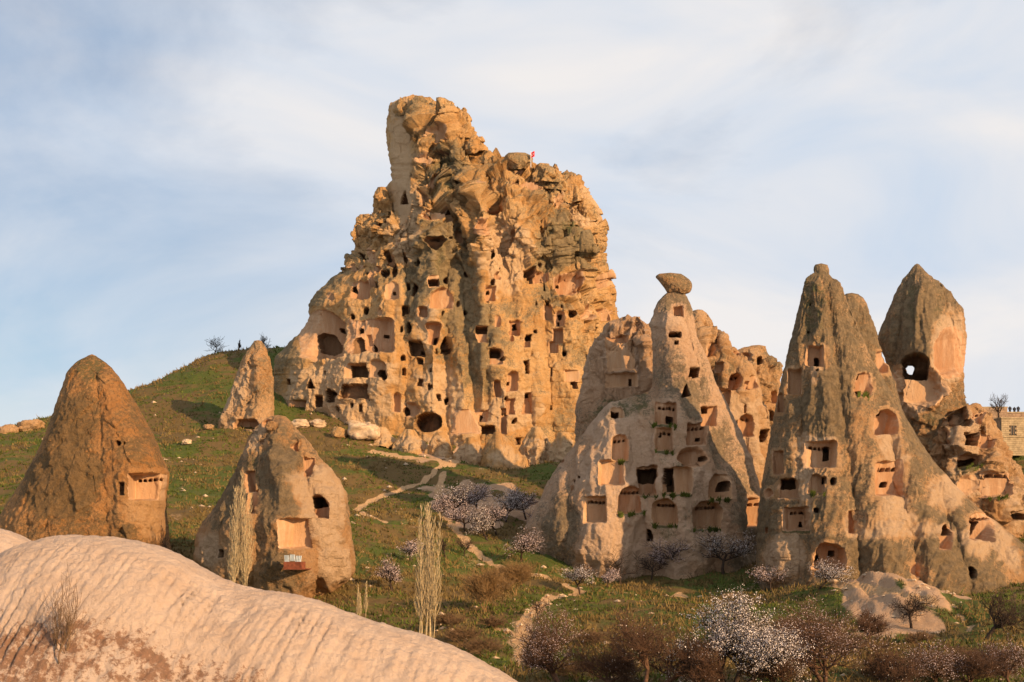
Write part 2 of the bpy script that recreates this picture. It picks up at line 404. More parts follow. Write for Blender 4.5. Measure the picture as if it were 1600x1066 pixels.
        if hole: m = sstep(0.6, -1.1, d)
        else:
            rr = np.clip(-d / 1.6, 0, 1)
            fl = 0.36 if 'L' in opt else 0.17; fr = 0.36 if 'R' in opt else 0.15
            mx_l = np.clip((X_ + hw) / (fl * w_), 0, 1); mx_r = np.clip((hw - X_) / (fr * w_), 0, 1); mb = np.clip((hh - Y_) / (0.10 * h_), 0, 1)
            if shape == 'round': m = sstep(0, 1, np.clip(-d / (0.45 * min(hw, hh)), 0, 1))
            else: m = rr * mx_l * mx_r * (0.25 + 0.75 * mb)
        Ps = Pn[sl, :nf]
        near = (np.abs(X_) < max(2.0, hw * 0.5)) & (np.abs(Y_) < max(2.0, hh * 0.4))
        if not near.any(): near = d < 0
        nm = Nn[sl, :nf][near].mean(0)
        dirx = np.array([-nm[0] * 0.35, 0.75 + 0.25 * max(-nm[1], 0), 0]); dirx /= np.linalg.norm(dirx)
        if 't' in opt: dirx = np.array([(px - CX) / F, 1.0, (HY - py_) / F])
        if hole: mv = depth * m
        else:
            yc = np.median(Ps[..., 1][near]); mv = m * np.clip(yc + depth - Ps[..., 1], 0.15 * depth, 2.2 * depth)
        Pn[sl, :nf] = Ps + mv[..., None] * dirx
        idx = len(info) + 1
        ins = d < (0.2 if hole else 0.0)
        lab[sl, :nf] = np.where(ins, idx, lab[sl, :nf])
        info.append(dict(hole=hole, parent=parent_id, opt=opt, w=w_, h=h_, ext=(px, py_, w_, h_)))
        mB[sl, :nf] += (0.75 * sstep(hh - 3, hh, Y_) * sstep(hh + 5, hh + 1, Y_) * (np.abs(X_) < hw)) if 'g' in opt else 0
        if not hole and w_ > 12:    # fresh rim where the crust has come off round the cutting
            rim = sstep(5 + 0.12 * w_, 0, d + 0.5 * wob[sl, :nf])
            mR[sl, :nf] -= 0.42 * rim; mG[sl, :nf] += 0.25 * rim
        return idx
    for e in niches:
        reg, x, y, w_, h_, shape, depth = e[:7]; opt = e[7] if len(e) > 7 else ''
        ox, oy, sc = REG[reg]; x, y, w_, h_ = ox + x / sc, oy + y / sc, w_ / sc, h_ / sc
        pid = 0
        if 'h' in opt:
            i = min(np.searchsorted(py, y), nr - 1); j = int(np.argmin(np.abs(PX[i] - x))); pid = int(lab[i, j])
        idx = carve(x, y, w_, h_, shape, depth, opt, pid)
        if idx and 'p' in opt:      # row of pigeon holes under the ceiling
            n = int(np.clip(w_ / 7, 3, 5)); ww = max(w_ * 0.5, 5.2 * (n - 1))
            keep = lab.copy()
            for k in range(n):
                carve(x + ww * (k / (n - 1) - 0.5) + 0.04 * w_, y - h_ * 0.27, max(3.3, 0.085 * w_), max(3.8, 0.09 * h_), 'arch', 1.8, 'hs', idx)
                info.pop()
            lab[:] = np.where((lab > idx), keep, lab); lab[:] = np.where(keep == idx, idx, lab)
        if idx and 'd' in opt:      # broken-open upper half, dark inside
            carve(x - 0.04 * w_, y - 0.2 * h_, w_ * 0.66, h_ * 0.46, 'rect', 3.2, 'h', idx)
    if through:
        tx, ty, tw, th_ = through; i0 = np.searchsorted(py, ty - 40); i1 = np.searchsorted(py, ty + 40)
        carve(tx, ty, tw, th_, 'round', 9.0, 'ht', 0); info.pop()
        dd = np.hypot((PX - tx) / (tw / 2), (PY - ty) / (th_ / 2)); lab[:, :nf] = np.where(lab[:, :nf] == len(info) + 1, 0, lab[:, :nf])
        lab[:, :nf] = np.where(dd < 0.8, -1, lab[:, :nf])
        bpx = CX + F * Pn[:, nf:, 0] / Pn[:, nf:, 1]; bpy_ = HY - F * Pn[:, nf:, 2] / Pn[:, nf:, 1]
        lab[:, nf:] = np.where(np.hypot((bpx - tx) / (tw / 2 + 6), (bpy_ - ty) / (th_ / 2 + 6)) < 1, -1, 0)
    V = Pn.reshape(-1, 3)
    ii, jj = np.meshgrid(np.arange(nr - 1), np.arange(nc), indexing='ij'); j2 = (jj + 1) % nc
    fq = np.stack([ii * nc + jj, ii * nc + j2, (ii + 1) * nc + j2, (ii + 1) * nc + jj], -1).reshape(-1, 4)
    fq = fq[:, ::-1]
    # which niche a face belongs to
    L4 = lab.reshape(-1)[fq]; fl = np.where((L4 > 0).sum(1) >= 3, L4.max(1), 0); fl = np.where((L4 == -1).any(1), -1, fl)
    mask = np.stack([mR, mG, mB, np.ones_like(mR)], -1).reshape(-1, 4)
    base = np.array(at(float(xc[-1]), Bm, Y)); V = V - base
    # root mesh, with the top closed by a fan
    vs_, fs_, as_ = subset(V, fq, fl == 0, mask)
    me = mesh_np(name, vs_, fs_, M[mat], True, {'mask': as_})
    o = link(name, me, parent, base)
    cap = V.reshape(nr, nc, 3)[0]; c = cap.mean(0) + np.array([0, 0, 0.15])
    cv = np.concatenate([cap, c[None]]); cf = np.array([[k, (k + 1) % nc, nc] for k in range(nc)])
    mc = mesh_np('summit', cv, cf, M[mat], True, {'mask': np.tile([lichen, 0, 0, 1], (nc + 1, 1))})
    link('summit', mc, o)
    objs = {}
    for k, inf in enumerate(info, 1):
        sel = fl == k
        if sel.sum() < 3: continue
        vv, ff, aa = subset(V, fq, sel, mask)
        bs = vv.mean(0)
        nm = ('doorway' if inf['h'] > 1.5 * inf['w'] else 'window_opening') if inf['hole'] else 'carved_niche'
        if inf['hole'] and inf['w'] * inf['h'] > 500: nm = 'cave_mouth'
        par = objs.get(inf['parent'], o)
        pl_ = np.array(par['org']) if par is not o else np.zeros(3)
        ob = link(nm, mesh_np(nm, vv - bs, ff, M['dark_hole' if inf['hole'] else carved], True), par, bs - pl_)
        ob['org'] = [float(t) for t in bs]; objs[k] = ob
    for k, inf in enumerate(info, 1):
        if 'g' in inf['opt'] and k in objs:
            e = inf['ext']; rg_ = np.random.RandomState(k); n = int(e[2] * 6)
            gx = e[0] + (rg_.rand(n) - 0.5) * e[2] * 0.95; gx = gx[perlin(np.stack([gx / 7, 0 * gx + k, 0 * gx], -1), 3) > 0.10]; n = len(gx)
            if n < 6: continue
            gy = e[1] + e[3] / 2 + np.abs(rg_.normal(size=n)) * 1.9 - 0.5
            i = np.clip(np.searchsorted(py, gy), 0, nr - 1); j = np.array([int(np.argmin(np.abs(PX[a_] - b_))) for a_, b_ in zip(i, gx)])
            c = Pn[i, j] - base - np.array(objs[k]['org']); hh = rg_.uniform(0.15, 0.5, n)
            dx = rg_.uniform(0.05, 0.11, n); z0 = np.zeros(n)
            tri = np.stack([c - np.stack([dx, 0.15 + z0, 0.1 + z0], -1), c + np.stack([dx, -0.15 + z0, -0.1 + z0], -1), c + np.stack([rg_.normal(size=n) * 0.2, -0.3 + rg_.normal(size=n) * 0.2, hh], -1)], 1).reshape(-1, 3)
            tag(link('ledge_grass', mesh_np('ledge_grass', tri, np.arange(3 * n).reshape(-1, 3), M['grass'], False), objs[k]), kind='stuff')
    for ob in objs.values(): del ob['org']
    return o

H_ = 'h'
# ---- castle
castle_prof = [(152,640,658),(157,626,684),(163,611,696),(170,608,702),(190,606,724),(210,604,742),(238,606,764),(250,608,773),(254,609,780),(258,610,832),(263,610,858),(272,611,868),
 (282,612,884),(295,600,903),(302,586,910),(320,583,925),(340,582,936),(346,566,938),(358,561,943),(374,566,945),(386,556,943),(402,545,940),(424,541,944),(434,520,947),(456,500,954),
 (476,484,960),(492,484,962),(512,476,964),(532,461,966),(548,446,966),(562,434,966),(600,428,965),(650,428,962),(700,420,960),(745,410,960),(765,405,960)]
castle_n = [
 (2,350,475,235,255,'arch',2.6,'L'),(2,600,490,245,185,'rect',1.9,'L'),(2,348,498,86,88,'arch',2.4,H_),(2,440,455,52,90,'rect',0.8),(2,546,457,24,24,'rect',2,H_),(2,671,485,20,18,'rect',2,H_),
 (2,580,508,30,62,'rect',0.7),(2,533,540,40,85,'arch',1.6,H_),(2,418,572,18,18,'round',1.5,H_),
 (2,546,248,98,92,'rect',1.8),(2,510,238,18,32,'rect',2.5,H_),(2,572,352,34,36,'round',3,H_),(2,714,262,64,88,'arch',1.4),(2,718,271,11,14,'rect',1.5,H_),(2,682,174,42,34,'round',2.6,H_),
 (2,724,172,28,44,'round',3,H_),(2,712,100,34,46,'arch',1.0),(2,716,134,14,24,'round',2,H_),(2,612,200,38,84,'arch',0.9),(2,570,130,46,46,'round',0.9),(2,622,85,64,62,'round',1.0),(2,520,135,42,54,'round',0.8),
 (2,645,148,46,54,'round',0.8),(2,590,40,60,50,'round',0.9),(2,792,92,24,52,'round',1.1),(2,866,103,20,44,'round',3,H_),(2,838,250,30,72,'round',3,H_),(2,986,199,27,36,'round',3,H_),(2,928,208,38,66,'rect',1.2),
 (2,930,212,28,30,'rect',3,H_),(2,1043,72,20,36,'round',3,H_),(2,968,290,112,112,'arch',2.0),(2,772,362,30,58,'arch',3,H_),(2,812,356,28,56,'arch',3,H_),(2,890,362,32,58,'arch',2.0),(2,660,368,30,46,'round',0.8),
 (2,803,458,48,72,'round',2.6,H_),(2,925,472,62,108,'arch',2.0),(2,945,502,17,32,'rect',2.5,H_),(2,985,525,22,44,'rect',2.5,H_),(2,835,550,62,72,'rect',3,H_),(2,845,612,24,30,'rect',3,H_),(2,764,600,24,30,'arch',2,H_),
 (2,530,668,124,78,'rect',2.0),(2,545,672,95,62,'rect',2.5,H_),(2,645,660,90,96,'arch',1.3),(2,663,680,34,42,'round',3,H_),(2,286,730,42,54,'tri',3,H_),(2,172,722,17,28,'rect',3,H_),(2,108,870,24,46,'rect',3,H_),
 (2,215,850,90,70,'rect',0.8),(2,325,822,42,62,'rect',3,H_),(2,397,798,54,62,'arch',3,H_),(2,525,775,145,72,'rect',3,H_),(2,730,830,46,105,'arch',1.6),(2,810,868,100,86,'round',1.2),(2,785,880,40,52,'round',2,H_),
 (2,895,935,118,108,'round',5,H_),(2,395,285,40,44,'round',0.7),
 (3,395,245,64,74,'rect',1.6),(3,428,166,46,40,'round',0.8),(3,580,146,34,38,'rect',3,H_),(3,640,175,90,54,'rect',0.9),(3,675,340,55,80,'arch',1.8),(3,735,370,50,80,'arch',1.6),(3,728,392,9,15,'rect',1.5,H_),
 (3,725,455,55,75,'rect',1.8),(3,705,510,48,58,'rect',1.6),(3,757,540,20,24,'round',3,H_),(3,775,205,145,120,'round',3.0),(3,793,347,33,34,'round',3,H_),(3,862,345,56,72,'round',1.4),(3,893,420,24,38,'round',2.5,H_),
 (3,920,200,68,70,'round',1.2),(3,945,350,34,66,'arch',1.2),(3,362,450,38,86,'rect',1.5),(3,360,428,34,32,'rect',2.5,H_),(3,512,418,62,80,'rect',1.7),(3,520,408,14,26,'rect',2.5,H_),(3,485,467,26,50,'rect',1.2),
 (3,575,487,44,66,'arch',1.4),(3,577,466,30,26,'rect',3,H_),(3,420,562,64,84,'arch',1.8,'d'),(3,570,612,42,68,'rect',3,H_),(3,495,680,48,98,'arch',1.7),(3,484,684,12,14,'rect',1.2,H_),(3,428,712,38,86,'arch',1.5),
 (3,580,787,54,104,'rect',1.4),(3,577,748,30,14,'rect',2,H_),(3,500,800,44,84,'rect',1.4),(3,460,868,42,132,'rect',1.5,'p'),(3,355,845,50,66,'rect',1.4),(3,340,858,15,32,'rect',2,H_),(3,280,880,110,130,'rect',1.0),
 (3,380,915,74,42,'rect',3,H_),(3,515,870,18,26,'rect',2.5,H_),(3,545,968,24,34,'rect',1.4,H_),(3,400,60,11,32,'arch',2,H_),(3,690,632,32,54,'arch',0.8),(3,430,385,24,60,'arch',0.8),(3,785,650,60,60,'rect',0.9),(3,15,430,40,66,'round',2.4,H_),
 (1,497,897,40,60,'round',3,H_),(1,627,850,38,92,'rect',1.6),(1,678,895,28,54,'arch',2.2,H_),(1,613,965,18,32,'round',3,H_),(1,553,875,15,24,'round',2,H_),(1,585,783,22,26,'round',2,H_),(1,428,998,24,46,'round',3,H_),
 (1,345,980,24,48,'round',1.2),(1,262,1000,36,66,'arch',0.9),(1,560,398,44,30,'round',2.4,H_),(1,835,704,86,60,'round',2.6),(1,770,800,90,110,'round',1.4),(1,497,562,100,66,'round',2.6),(1,960,488,125,56,'round',2.6),
 (1,1020,598,116,54,'rect',1.0),(1,938,585,26,54,'arch',2,H_),(1,1078,500,86,64,'round',1.3),(1,328,630,44,80,'tri',2.4,H_),(1,212,768,94,50,'rect',0.9,'p'),(1,1180,705,110,100,'round',1.6),(1,510,725,150,66,'arch',1.2),
 (1,420,650,26,104,'rect',2.0),(1,805,958,14,42,'arch',2,H_),(1,410,145,44,40,'round',1.4),(1,440,420,110,70,'round',1.4),(1,540,300,90,80,'round',1.2),(1,730,610,30,30,'round',1.2),(1,930,840,40,60,'arch',1.0),(1,300,925,30,50,'round',1.0)]
castle_b = [(752,285,800,735,18,100,1.5,7.5),(665,380,674,735,14,58,1,5),(612,375,604,690,18,52,0.6,3),(705,430,738,735,16,48,1.2,6.5),(905,285,920,600,30,40,2,4.5),(838,430,842,735,18,58,1.2,6),
 (690,175,742,300,32,26,3,4.5),(655,165,672,330,24,28,2,3.5),(480,490,475,700,28,55,0.6,3),(560,440,546,690,20,66,0.6,2.8),(862,350,888,480,28,52,2,4.5),(790,262,812,330,24,42,1.5,2.5),(728,240,752,330,20,28,2,3),(880,500,884,735,14,42,1.2,5)]
rh = random.Random(11)
for _ in range(70):          # many more small pigeon windows and rock-cut openings
    y_ = rh.uniform(365, 640); x_ = rh.uniform(560 if y_ < 480 else 500, 905); w_ = rh.uniform(3.2, 6.0)
    castle_n.append((3, (x_ - 640) * 3.135, (y_ - 380) * 3.135, w_ * 3.135, w_ * rh.uniform(1.1, 2.1) * 3.135, rh.choice(['rect', 'arch', 'round']), rh.uniform(1.4, 2.6), H_))
castle = rock('castle_rock', 'castle', castle_prof, 238, 0.62, castle_n, castle_b, 1.0, (1.4, 13), (0.40, 2.4), (0.34, 24), (2.2, 6.0),
    lambda x, y: np.clip(sstep(470, 350, y) + 0.7 * sstep(830, 890, x) * sstep(580, 480, y), 0.09, 1), lichen=0.36,
    pale=[(690,612,62,90,-18),(640,380,50,70,20),(668,515,22,60),(800,640,90,60),(560,585,120,60),(520,640,190,60),(790,400,70,110),(905,330,60,60),(690,700,90,40),(480,600,60,60),(625,240,34,170),(640,320,40,60)],
    moss=[(700,262,60,26),(690,300,40,30),(850,362,36,8),(898,368,22,12),(695,548,26,6),(684,430,12,90)], crust=[(690,420,90,200),(880,420,80,120),(700,260,60,90),(690,400,70,110),(700,600,50,140,-15),(735,500,50,160),(850,400,60,60),(650,450,30,140),(760,560,60,120),(448,560,16,130,22),(500,470,14,90,40)],
    power=0.55, seed=1, jag=2.2, sharp=1.3, crack=0.42, flat=lambda x, y: 1 - 0.9 * sstep(655, 640, x) * sstep(350, 335, y) * sstep(160, 175, y),
    facet=lambda dep, x, y, l, b: dep + (np.minimum(dep, 10.5 * np.clip((x - 605) / 42.0, 0, 1.3)) - dep) * sstep(350, 335, y))
tag(castle, 'huge honeycombed rock castle of golden tuff crowned by a craggy tower', 'rock castle')
cap_r = rock('cap_boulder', 'castle', [(239,796,820),(243,789,831),(250,788,833),(258,792,828),(264,798,822)], 228, 0.8, (), (), 0.9, (0.25, 3), (0.2, 1), (0.1, 9), (0.35, 2), None, lichen=0.5, jag=0.6, seed=9)
cap_r.parent = castle; cap_r.location = cap_r.location - castle.location

# angular crags standing on the tower and the shoulders
for k, (x, y0, y1, wt, wb_, Yb) in enumerate([(656,150,176,9,30,233),(628,156,180,8,24,235),(690,163,188,9,28,233),(716,187,215,10,30,231),(741,212,240,9,26,230),(762,236,262,8,24,229),(850,257,284,14,32,229),(870,270,298,10,30,230),(893,288,318,12,30,231),(917,312,345,9,28,232),
        (596,293,354,12,30,236),(570,336,388,14,28,237),(552,392,428,6,24,237),(644,172,198,10,26,231),(930,372,410,8,24,233)]):
    rr = random.Random(k + 3)
    h_ = y1 - y0; j = lambda: rr.uniform(-0.12, 0.12) * wb_
    pr_ = [(y0, x - wt / 2, x + wt / 2), (y0 + 0.12 * h_, x - wt * 0.8 + j(), x + wt * 0.75 + j()), (y0 + 0.4 * h_, x - wb_ * 0.42 + j(), x + wb_ * 0.42 + j()), (y0 + 0.7 * h_, x - wb_ * 0.5 + j(), x + wb_ * 0.5 + j()), (y1, x - wb_ * 0.5, x + wb_ * 0.5)]
    cb = rock('crag_block', 'castle', pr_, Yb, 0.8, (), (), 1.0, (0.3, 4), (0.15, 1.3), (0.10, 8), (1.3, 2.6), None, lichen=0.36, jag=1.4, seed=20 + k, crack=0.2)
    cb.parent = castle; cb.location = cb.location - castle.location

# ---- lone cones on the left
r = rock('rock_cone', 'brown', [(556,139,148),(560,129,156),(565,120,163),(573,111,172),(585,103,182),(600,98,193),(625,89,208),(650,81,222),(680,71,237),(710,57,250),(735,42,260),(748,36,261),(770,22,258),(800,2,257),(830,-14,260),(880,-40,264)], 112, 0.85,
    [(4,600,600,155,112,'rect',1.8,'Rp'),(4,497,610,20,52,'rect',1.2,H_),(4,487,428,13,19,'round',1.5,H_),(4,506,428,9,11,'round',1.2,H_)], [(170,590,215,720,18,50,0.5,1.6)], 1.1, (0.35, 8), (0.13, 1.2), (0.16, 34), (0.10, 1.8), None, edgeamp=0.12, lichen=0.42,
    pale=[(236,800,40,90),(225,795,60,40)], moss=[(142,578,46,44)], seed=2, crust=[(100,760,120,100,-25),(120,660,60,110,15)])
tag(r, 'tall brown pointed cone with one wide cut niche, leftmost in view', 'rock cone')
r = rock('rock_cone', 'cone', [(652,424,446),(657,412,455),(668,401,463),(682,392,471),(700,383,488),(715,377,501),(740,366,523),(770,350,540),(800,332,548),(825,314,551),(850,304,553),(875,303,555),(895,312,552),(912,325,535),(926,345,512),(940,360,494),(952,370,480)], 106, 0.75,
    [(4,1018,582,40,86,'rect',1.3),(4,1036,672,50,108,'rect',1.6),(4,1248,532,52,76,'rect',1.2),(4,1290,692,64,98,'arch',1.5,'d'),(4,1205,797,135,118,'rect',1.7,'L'),(4,912,873,15,30,'rect',2,H_),(4,1195,445,24,40,'arch',0.7),(4,1095,350,56,44,'round',0.8),(4,1080,430,40,26,'round',0.5)],
    [(440,660,445,930,14,70,1,2.6),(395,700,375,920,12,45,0.5,1.5),(505,730,510,900,14,40,0.3,1.2)], 1.1, (0.5, 5), (0.2, 1.3), (0.3, 26), (0.3, 2.4), lambda x, y: sstep(740, 660, y) + 0.1, lichen=0.36,
    pale=[(500,790,70,120),(400,690,22,44,30),(330,860,50,50),(470,760,40,40),(520,880,50,70)], crust=[(440,760,50,180),(370,760,40,140,20),(440,890,50,80)], moss=[(395,740,20,90)], crack=0.25, seed=3)
tag(r, 'squat rounded cone with dark niches and a small metal sheet balcony', 'rock cone')
r = rock('rock_cone', 'cone', [(533,398,409),(545,389,415),(560,381,420),(580,372,424),(600,365,427),(620,359,428),(640,350,428),(656,342,427),(670,338,424),(684,335,424)], 216, 0.8,
    [(4,1000,346,110,44,'arch',2.6)], [(405,545,410,660,8,26,0.6,2)], 1.0, (0.7, 6), (0.25, 1.6), (0.2, 14), (0.3, 3), None, lichen=0.42, pale=[(372,610,26,90,25)], seed=4)
tag(r, 'small leaning shark-fin cone on the grassy hillside beside the castle', 'rock cone')

# ---- central cluster
r = rock('rock_ridge', 'cone', [(541,1178,1196),(548,1150,1198),(562,1148,1204),(568,1146,1220),(585,1145,1222),(620,1145,1220),(700,1140,1216),(780,1140,1212)], 182, 0.7,
    [(5,1220,548,32,36,'round',2.5,H_),(5,1278,832,34,54,'rect',2,H_),(5,1150,530,70,50,'round',1.2),(5,1300,735,40,70,'arch',1.4)], (), 1.1, (0.8, 6), (0.3, 1.8), (0.3, 14), (0.7, 4), None, lichen=0.35, seed=5)
tag(r, 'far low crag in the gap left of the tallest cone', 'rock')
r = rock('rock_ridge', 'cone', [(486,1084,1096),(492,1080,1106),(505,1076,1112),(515,1074,1116),(518,1074,1126),(530,1074,1132),(545,1074,1148),(556,1074,1160),(572,1074,1175),(600,1074,1186),(650,1072,1200),(700,1070,1208),(760,1070,1214),(820,1070,1220)], 168, 0.75,
    [(5,970,502,80,72,'rect',1.8,'L'),(5,985,585,20,52,'rect',3,H_),(5,1015,585,50,52,'rect',1.0),(5,955,612,34,66,'rect',1.6),(5,1040,740,64,95,'rect',1.5),(5,1028,757,12,16,'rect',2,H_),(5,1095,655,78,90,'arch',1.9,'Lp'),(5,1177,660,42,74,'arch',1.5),
     (5,1150,682,24,52,'arch',1.4),(5,1135,800,38,54,'arch',1.2),(5,1150,882,88,124,'arch',1.5,'p'),(5,1095,890,36,64,'rect',3,H_),(5,1240,755,38,54,'round',1.5),(5,1238,937,32,64,'rect',3,H_),(5,1100,510,40,40,'rect',1.5),(5,960,702,48,94,'arch',1.8)],
    [(1092,490,1110,800,10,45,1,4),(1128,525,1160,800,10,40,1,4),(1160,570,1190,800,12,30,1,3)], 1.05, (0.8, 6), (0.3, 1.8), (0.35, 14), (0.6, 4), lambda x, y: sstep(600, 520, y) + 0.15, lichen=0.22, pale=[(1150,650,60,60),(1165,700,50,100)], crack=0.50, seed=6, crust=[(1120,580,50,60)])
tag(r, 'sunlit ridge full of niches directly behind the balanced boulder cone', 'rock')
r = rock('broken_rock', 'pink', [(495,992,1000),(500,986,1004),(502,962,1007),(506,955,1010),(509,945,1013),(520,940,1022),(532,934,1029),(546,924,1034),(570,914,1038),(600,908,1040),(650,902,1042),(700,900,1045),(760,895,1050)], 160, 0.55,
    [(5,500,645,175,75,'rect',0.9),(5,500,520,150,160,'rect',0.7),(5,548,655,12,32,'rect',1.5,H_),(5,480,430,120,40,'rect',0.8)], [(1005,500,1025,640,10,20,1,2)], 1.05, (0.7, 6), (0.25, 1.6), (0.15, 18), (1.3, 3.0), lambda x, y: sstep(570, 500, y) + 0.2, lichen=0.22, pale=[(955,545,40,40),(993,555,14,50)],
    moss=[(990,640,90,44),(930,650,60,14,-45)], power=0.4, crack=0.50, seed=7, carved='carved')
tag(r, 'broken flat-faced pink rock wedged between the castle and the balanced boulder cone', 'rock')
cc_n = [(5,795,296,48,66,'rect',1.2),(5,793,322,18,13,'rect',1.5,H_),(5,783,413,42,28,'rect',3,H_),(5,788,454,15,17,'rect',2,H_),(5,870,612,54,46,'rect',2.6,H_),(5,840,697,46,64,'tri',2.6,H_),
 (6,470,148,60,60,'arch',0.9),(6,458,163,32,28,'rect',2.5,H_),(6,712,155,115,120,'rect',1.7,'pg'),(6,733,182,26,34,'rect',2.5,H_),(6,710,287,80,118,'rect',1.6,'pg'),(6,694,270,13,13,'round',1.5,H_),(6,930,165,84,105,'rect',1.6),(6,918,129,38,24,'rect',2.2,H_),
 (6,866,255,110,112,'rect',1.6,'p'),(6,890,278,16,16,'rect',2,H_),(6,478,327,80,138,'arch',1.5,'pg'),(6,847,373,160,118,'round',1.7),(6,803,410,20,18,'rect',1.5,H_),(6,905,380,26,24,'round',1.5,H_),(6,437,457,118,130,'rect',1.7),(6,622,495,124,160,'rect',1.8,'g'),
 (6,622,468,110,74,'rect',3.5,H_),(6,772,495,130,138,'rect',1.8,'g'),(6,732,470,50,80,'rect',3.2,H_),(6,748,515,28,66,'rect',2.5,H_),(6,977,520,100,136,'arch',2.0,'g'),(6,1005,520,26,48,'arch',2.5,H_),(6,525,592,120,134,'arch',1.7,'pg'),(6,355,640,120,136,'rect',1.7,'p'),
 (6,715,650,120,132,'arch',2.0,'pg'),(6,918,662,140,144,'arch',2.0,'pg'),(6,632,765,32,58,'arch',2.5,H_),(6,1150,650,76,150,'rect',1.6,'p'),(6,240,530,30,46,'round',0.6),(6,252,492,10,14,'round',0.8,H_),(6,280,475,9,12,'round',0.8,H_),(6,180,392,50,36,'round',0.8)]
r = rock('rock_cone', 'pink', [(456,1046,1066),(463,1036,1072),(472,1029,1077),(486,1023,1081),(500,1018,1083),(508,1015,1084),(514,1019,1084),(530,1021,1088),(560,1022,1102),(590,1022,1112),(605,1020,1120),(616,1012,1126),(622,985,1130),(628,957,1133),(640,945,1138),(660,928,1147),(690,905,1162),(720,880,1174),(760,857,1186),(800,836,1192),(825,822,1194),(860,828,1196),(900,850,1198),(925,860,1200),(945,862,1200)], 150, 0.62,
    cc_n, [(1052,500,1085,930,18,80,1.2,4),(1075,600,1150,930,14,50,1,4.5),(960,628,930,930,14,90,1,3.0),(880,740,862,930,10,34,0.5,2.2)], 1.0, (0.6, 7), (0.16, 1.4), (0.32, 26), None, None, lichen=0.20,
    pale=[(960,660,80,90),(990,740,130,130),(1000,850,180,110),(1060,760,120,80),(930,740,60,60),(1100,850,120,40),(1050,507,70,8)], crust=[(1055,480,50,60),(1045,570,40,90),(1090,640,40,120,-20),(1150,760,50,220,-18),(880,850,70,140),(1075,800,24,140),(1160,860,50,120)],  # crust patches down the right flank also paint in the tall cone's cast shade
    moss=[(990,622,60,36),(985,648,90,18),(1065,735,16,80),(1040,690,14,60),(1042,830,36,26),(1085,800,12,100)], seed=8)
tag(r, 'broad pale cone with rows of arched pigeon niches, carrying the balanced boulder', 'rock cone')
r = rock('balanced_boulder', 'cone', [(428,1031,1064),(430,1026,1068),(433,1024,1072),(437,1028,1077),(442,1032,1080),(448,1037,1081),(453,1039,1080),(457,1042,1077),(460,1047,1068),(462,1050,1064)], 150, 0.75, (), (), 0.7, (0.2, 2.5), (0.10, 0.8), (0.05, 12), (0.15, 1.6), None, lichen=0.55, moss=[(1046,431,40,8)], jag=0.5, seed=10)
tag(r, 'flat dark boulder balanced on the neck of the pale central cone', 'boulder')

# ---- tall cones on the right
r = rock('rock_cone', 'cone', [(460,1322,1340),(464,1316,1348),(475,1312,1354),(490,1308,1358),(520,1306,1369),(550,1306,1379),(580,1306,1391),(620,1306,1402),(700,1310,1424)], 140, 0.7, [(7,792,640,72,124,'rect',1.6,'L')], (), 1.1, (0.6, 6), (0.2, 1.4), (0.3, 18), None, None, lichen=0.75, seed=11)
tag(r, 'dark shoulder cone half hidden behind the tallest right-hand cone', 'rock cone')
tall_n = [(7,418,607,95,124,'rect',1.6,'L'),(7,437,627,26,52,'arch',2.5,H_),(7,432,691,14,14,'round',1,H_),(7,308,757,84,146,'rect',1.5),(7,222,870,46,114,'arch',1.4),(7,685,767,96,130,'arch',1.6,'Lg'),(7,662,722,30,24,'rect',2,H_),(7,692,815,28,26,'rect',2,H_),(7,388,316,10,12,'round',1,H_),(7,376,470,12,12,'round',1,H_),
 (8,812,76,140,152,'arch',2.0,'L'),(8,795,16,28,22,'rect',2.5,H_),(8,437,260,180,156,'rect',1.9,'Lp'),(8,481,248,27,78,'arch',2.6,H_),(8,212,305,62,136,'rect',1.3),(8,265,450,115,125,'arch',1.7,'d'),(8,318,627,160,136,'rect',1.5,'pg'),(8,353,657,17,28,'rect',2,H_),
 (8,425,427,95,110,'arch',1.3,'g'),(8,509,418,25,42,'round',2.5,H_),(8,468,406,20,38,'arch',2.5,H_),(8,432,578,26,24,'round',2,H_),(8,612,650,50,135,'rect',1.2),(8,497,842,165,155,'arch',2.8),(8,440,845,32,44,'round',2.5,H_),(8,522,826,30,32,'rect',2,H_),
 (8,832,402,170,204,'rect',1.9,'Lp'),(8,841,430,19,26,'rect',2,H_),(8,1146,735,70,150,'arch',1.5),(8,1146,695,52,54,'arch',2.8,H_),(8,1350,672,150,176,'arch',1.8,'Lp'),(8,1328,692,66,112,'rect',2.8,H_),(8,1298,935,52,66,'arch',3.5,H_),(8,985,917,64,94,'round',0.7),(8,160,480,60,60,'round',0.8),(8,610,255,24,34,'round',0.8),(8,148,690,24,40,'rect',0.8)]
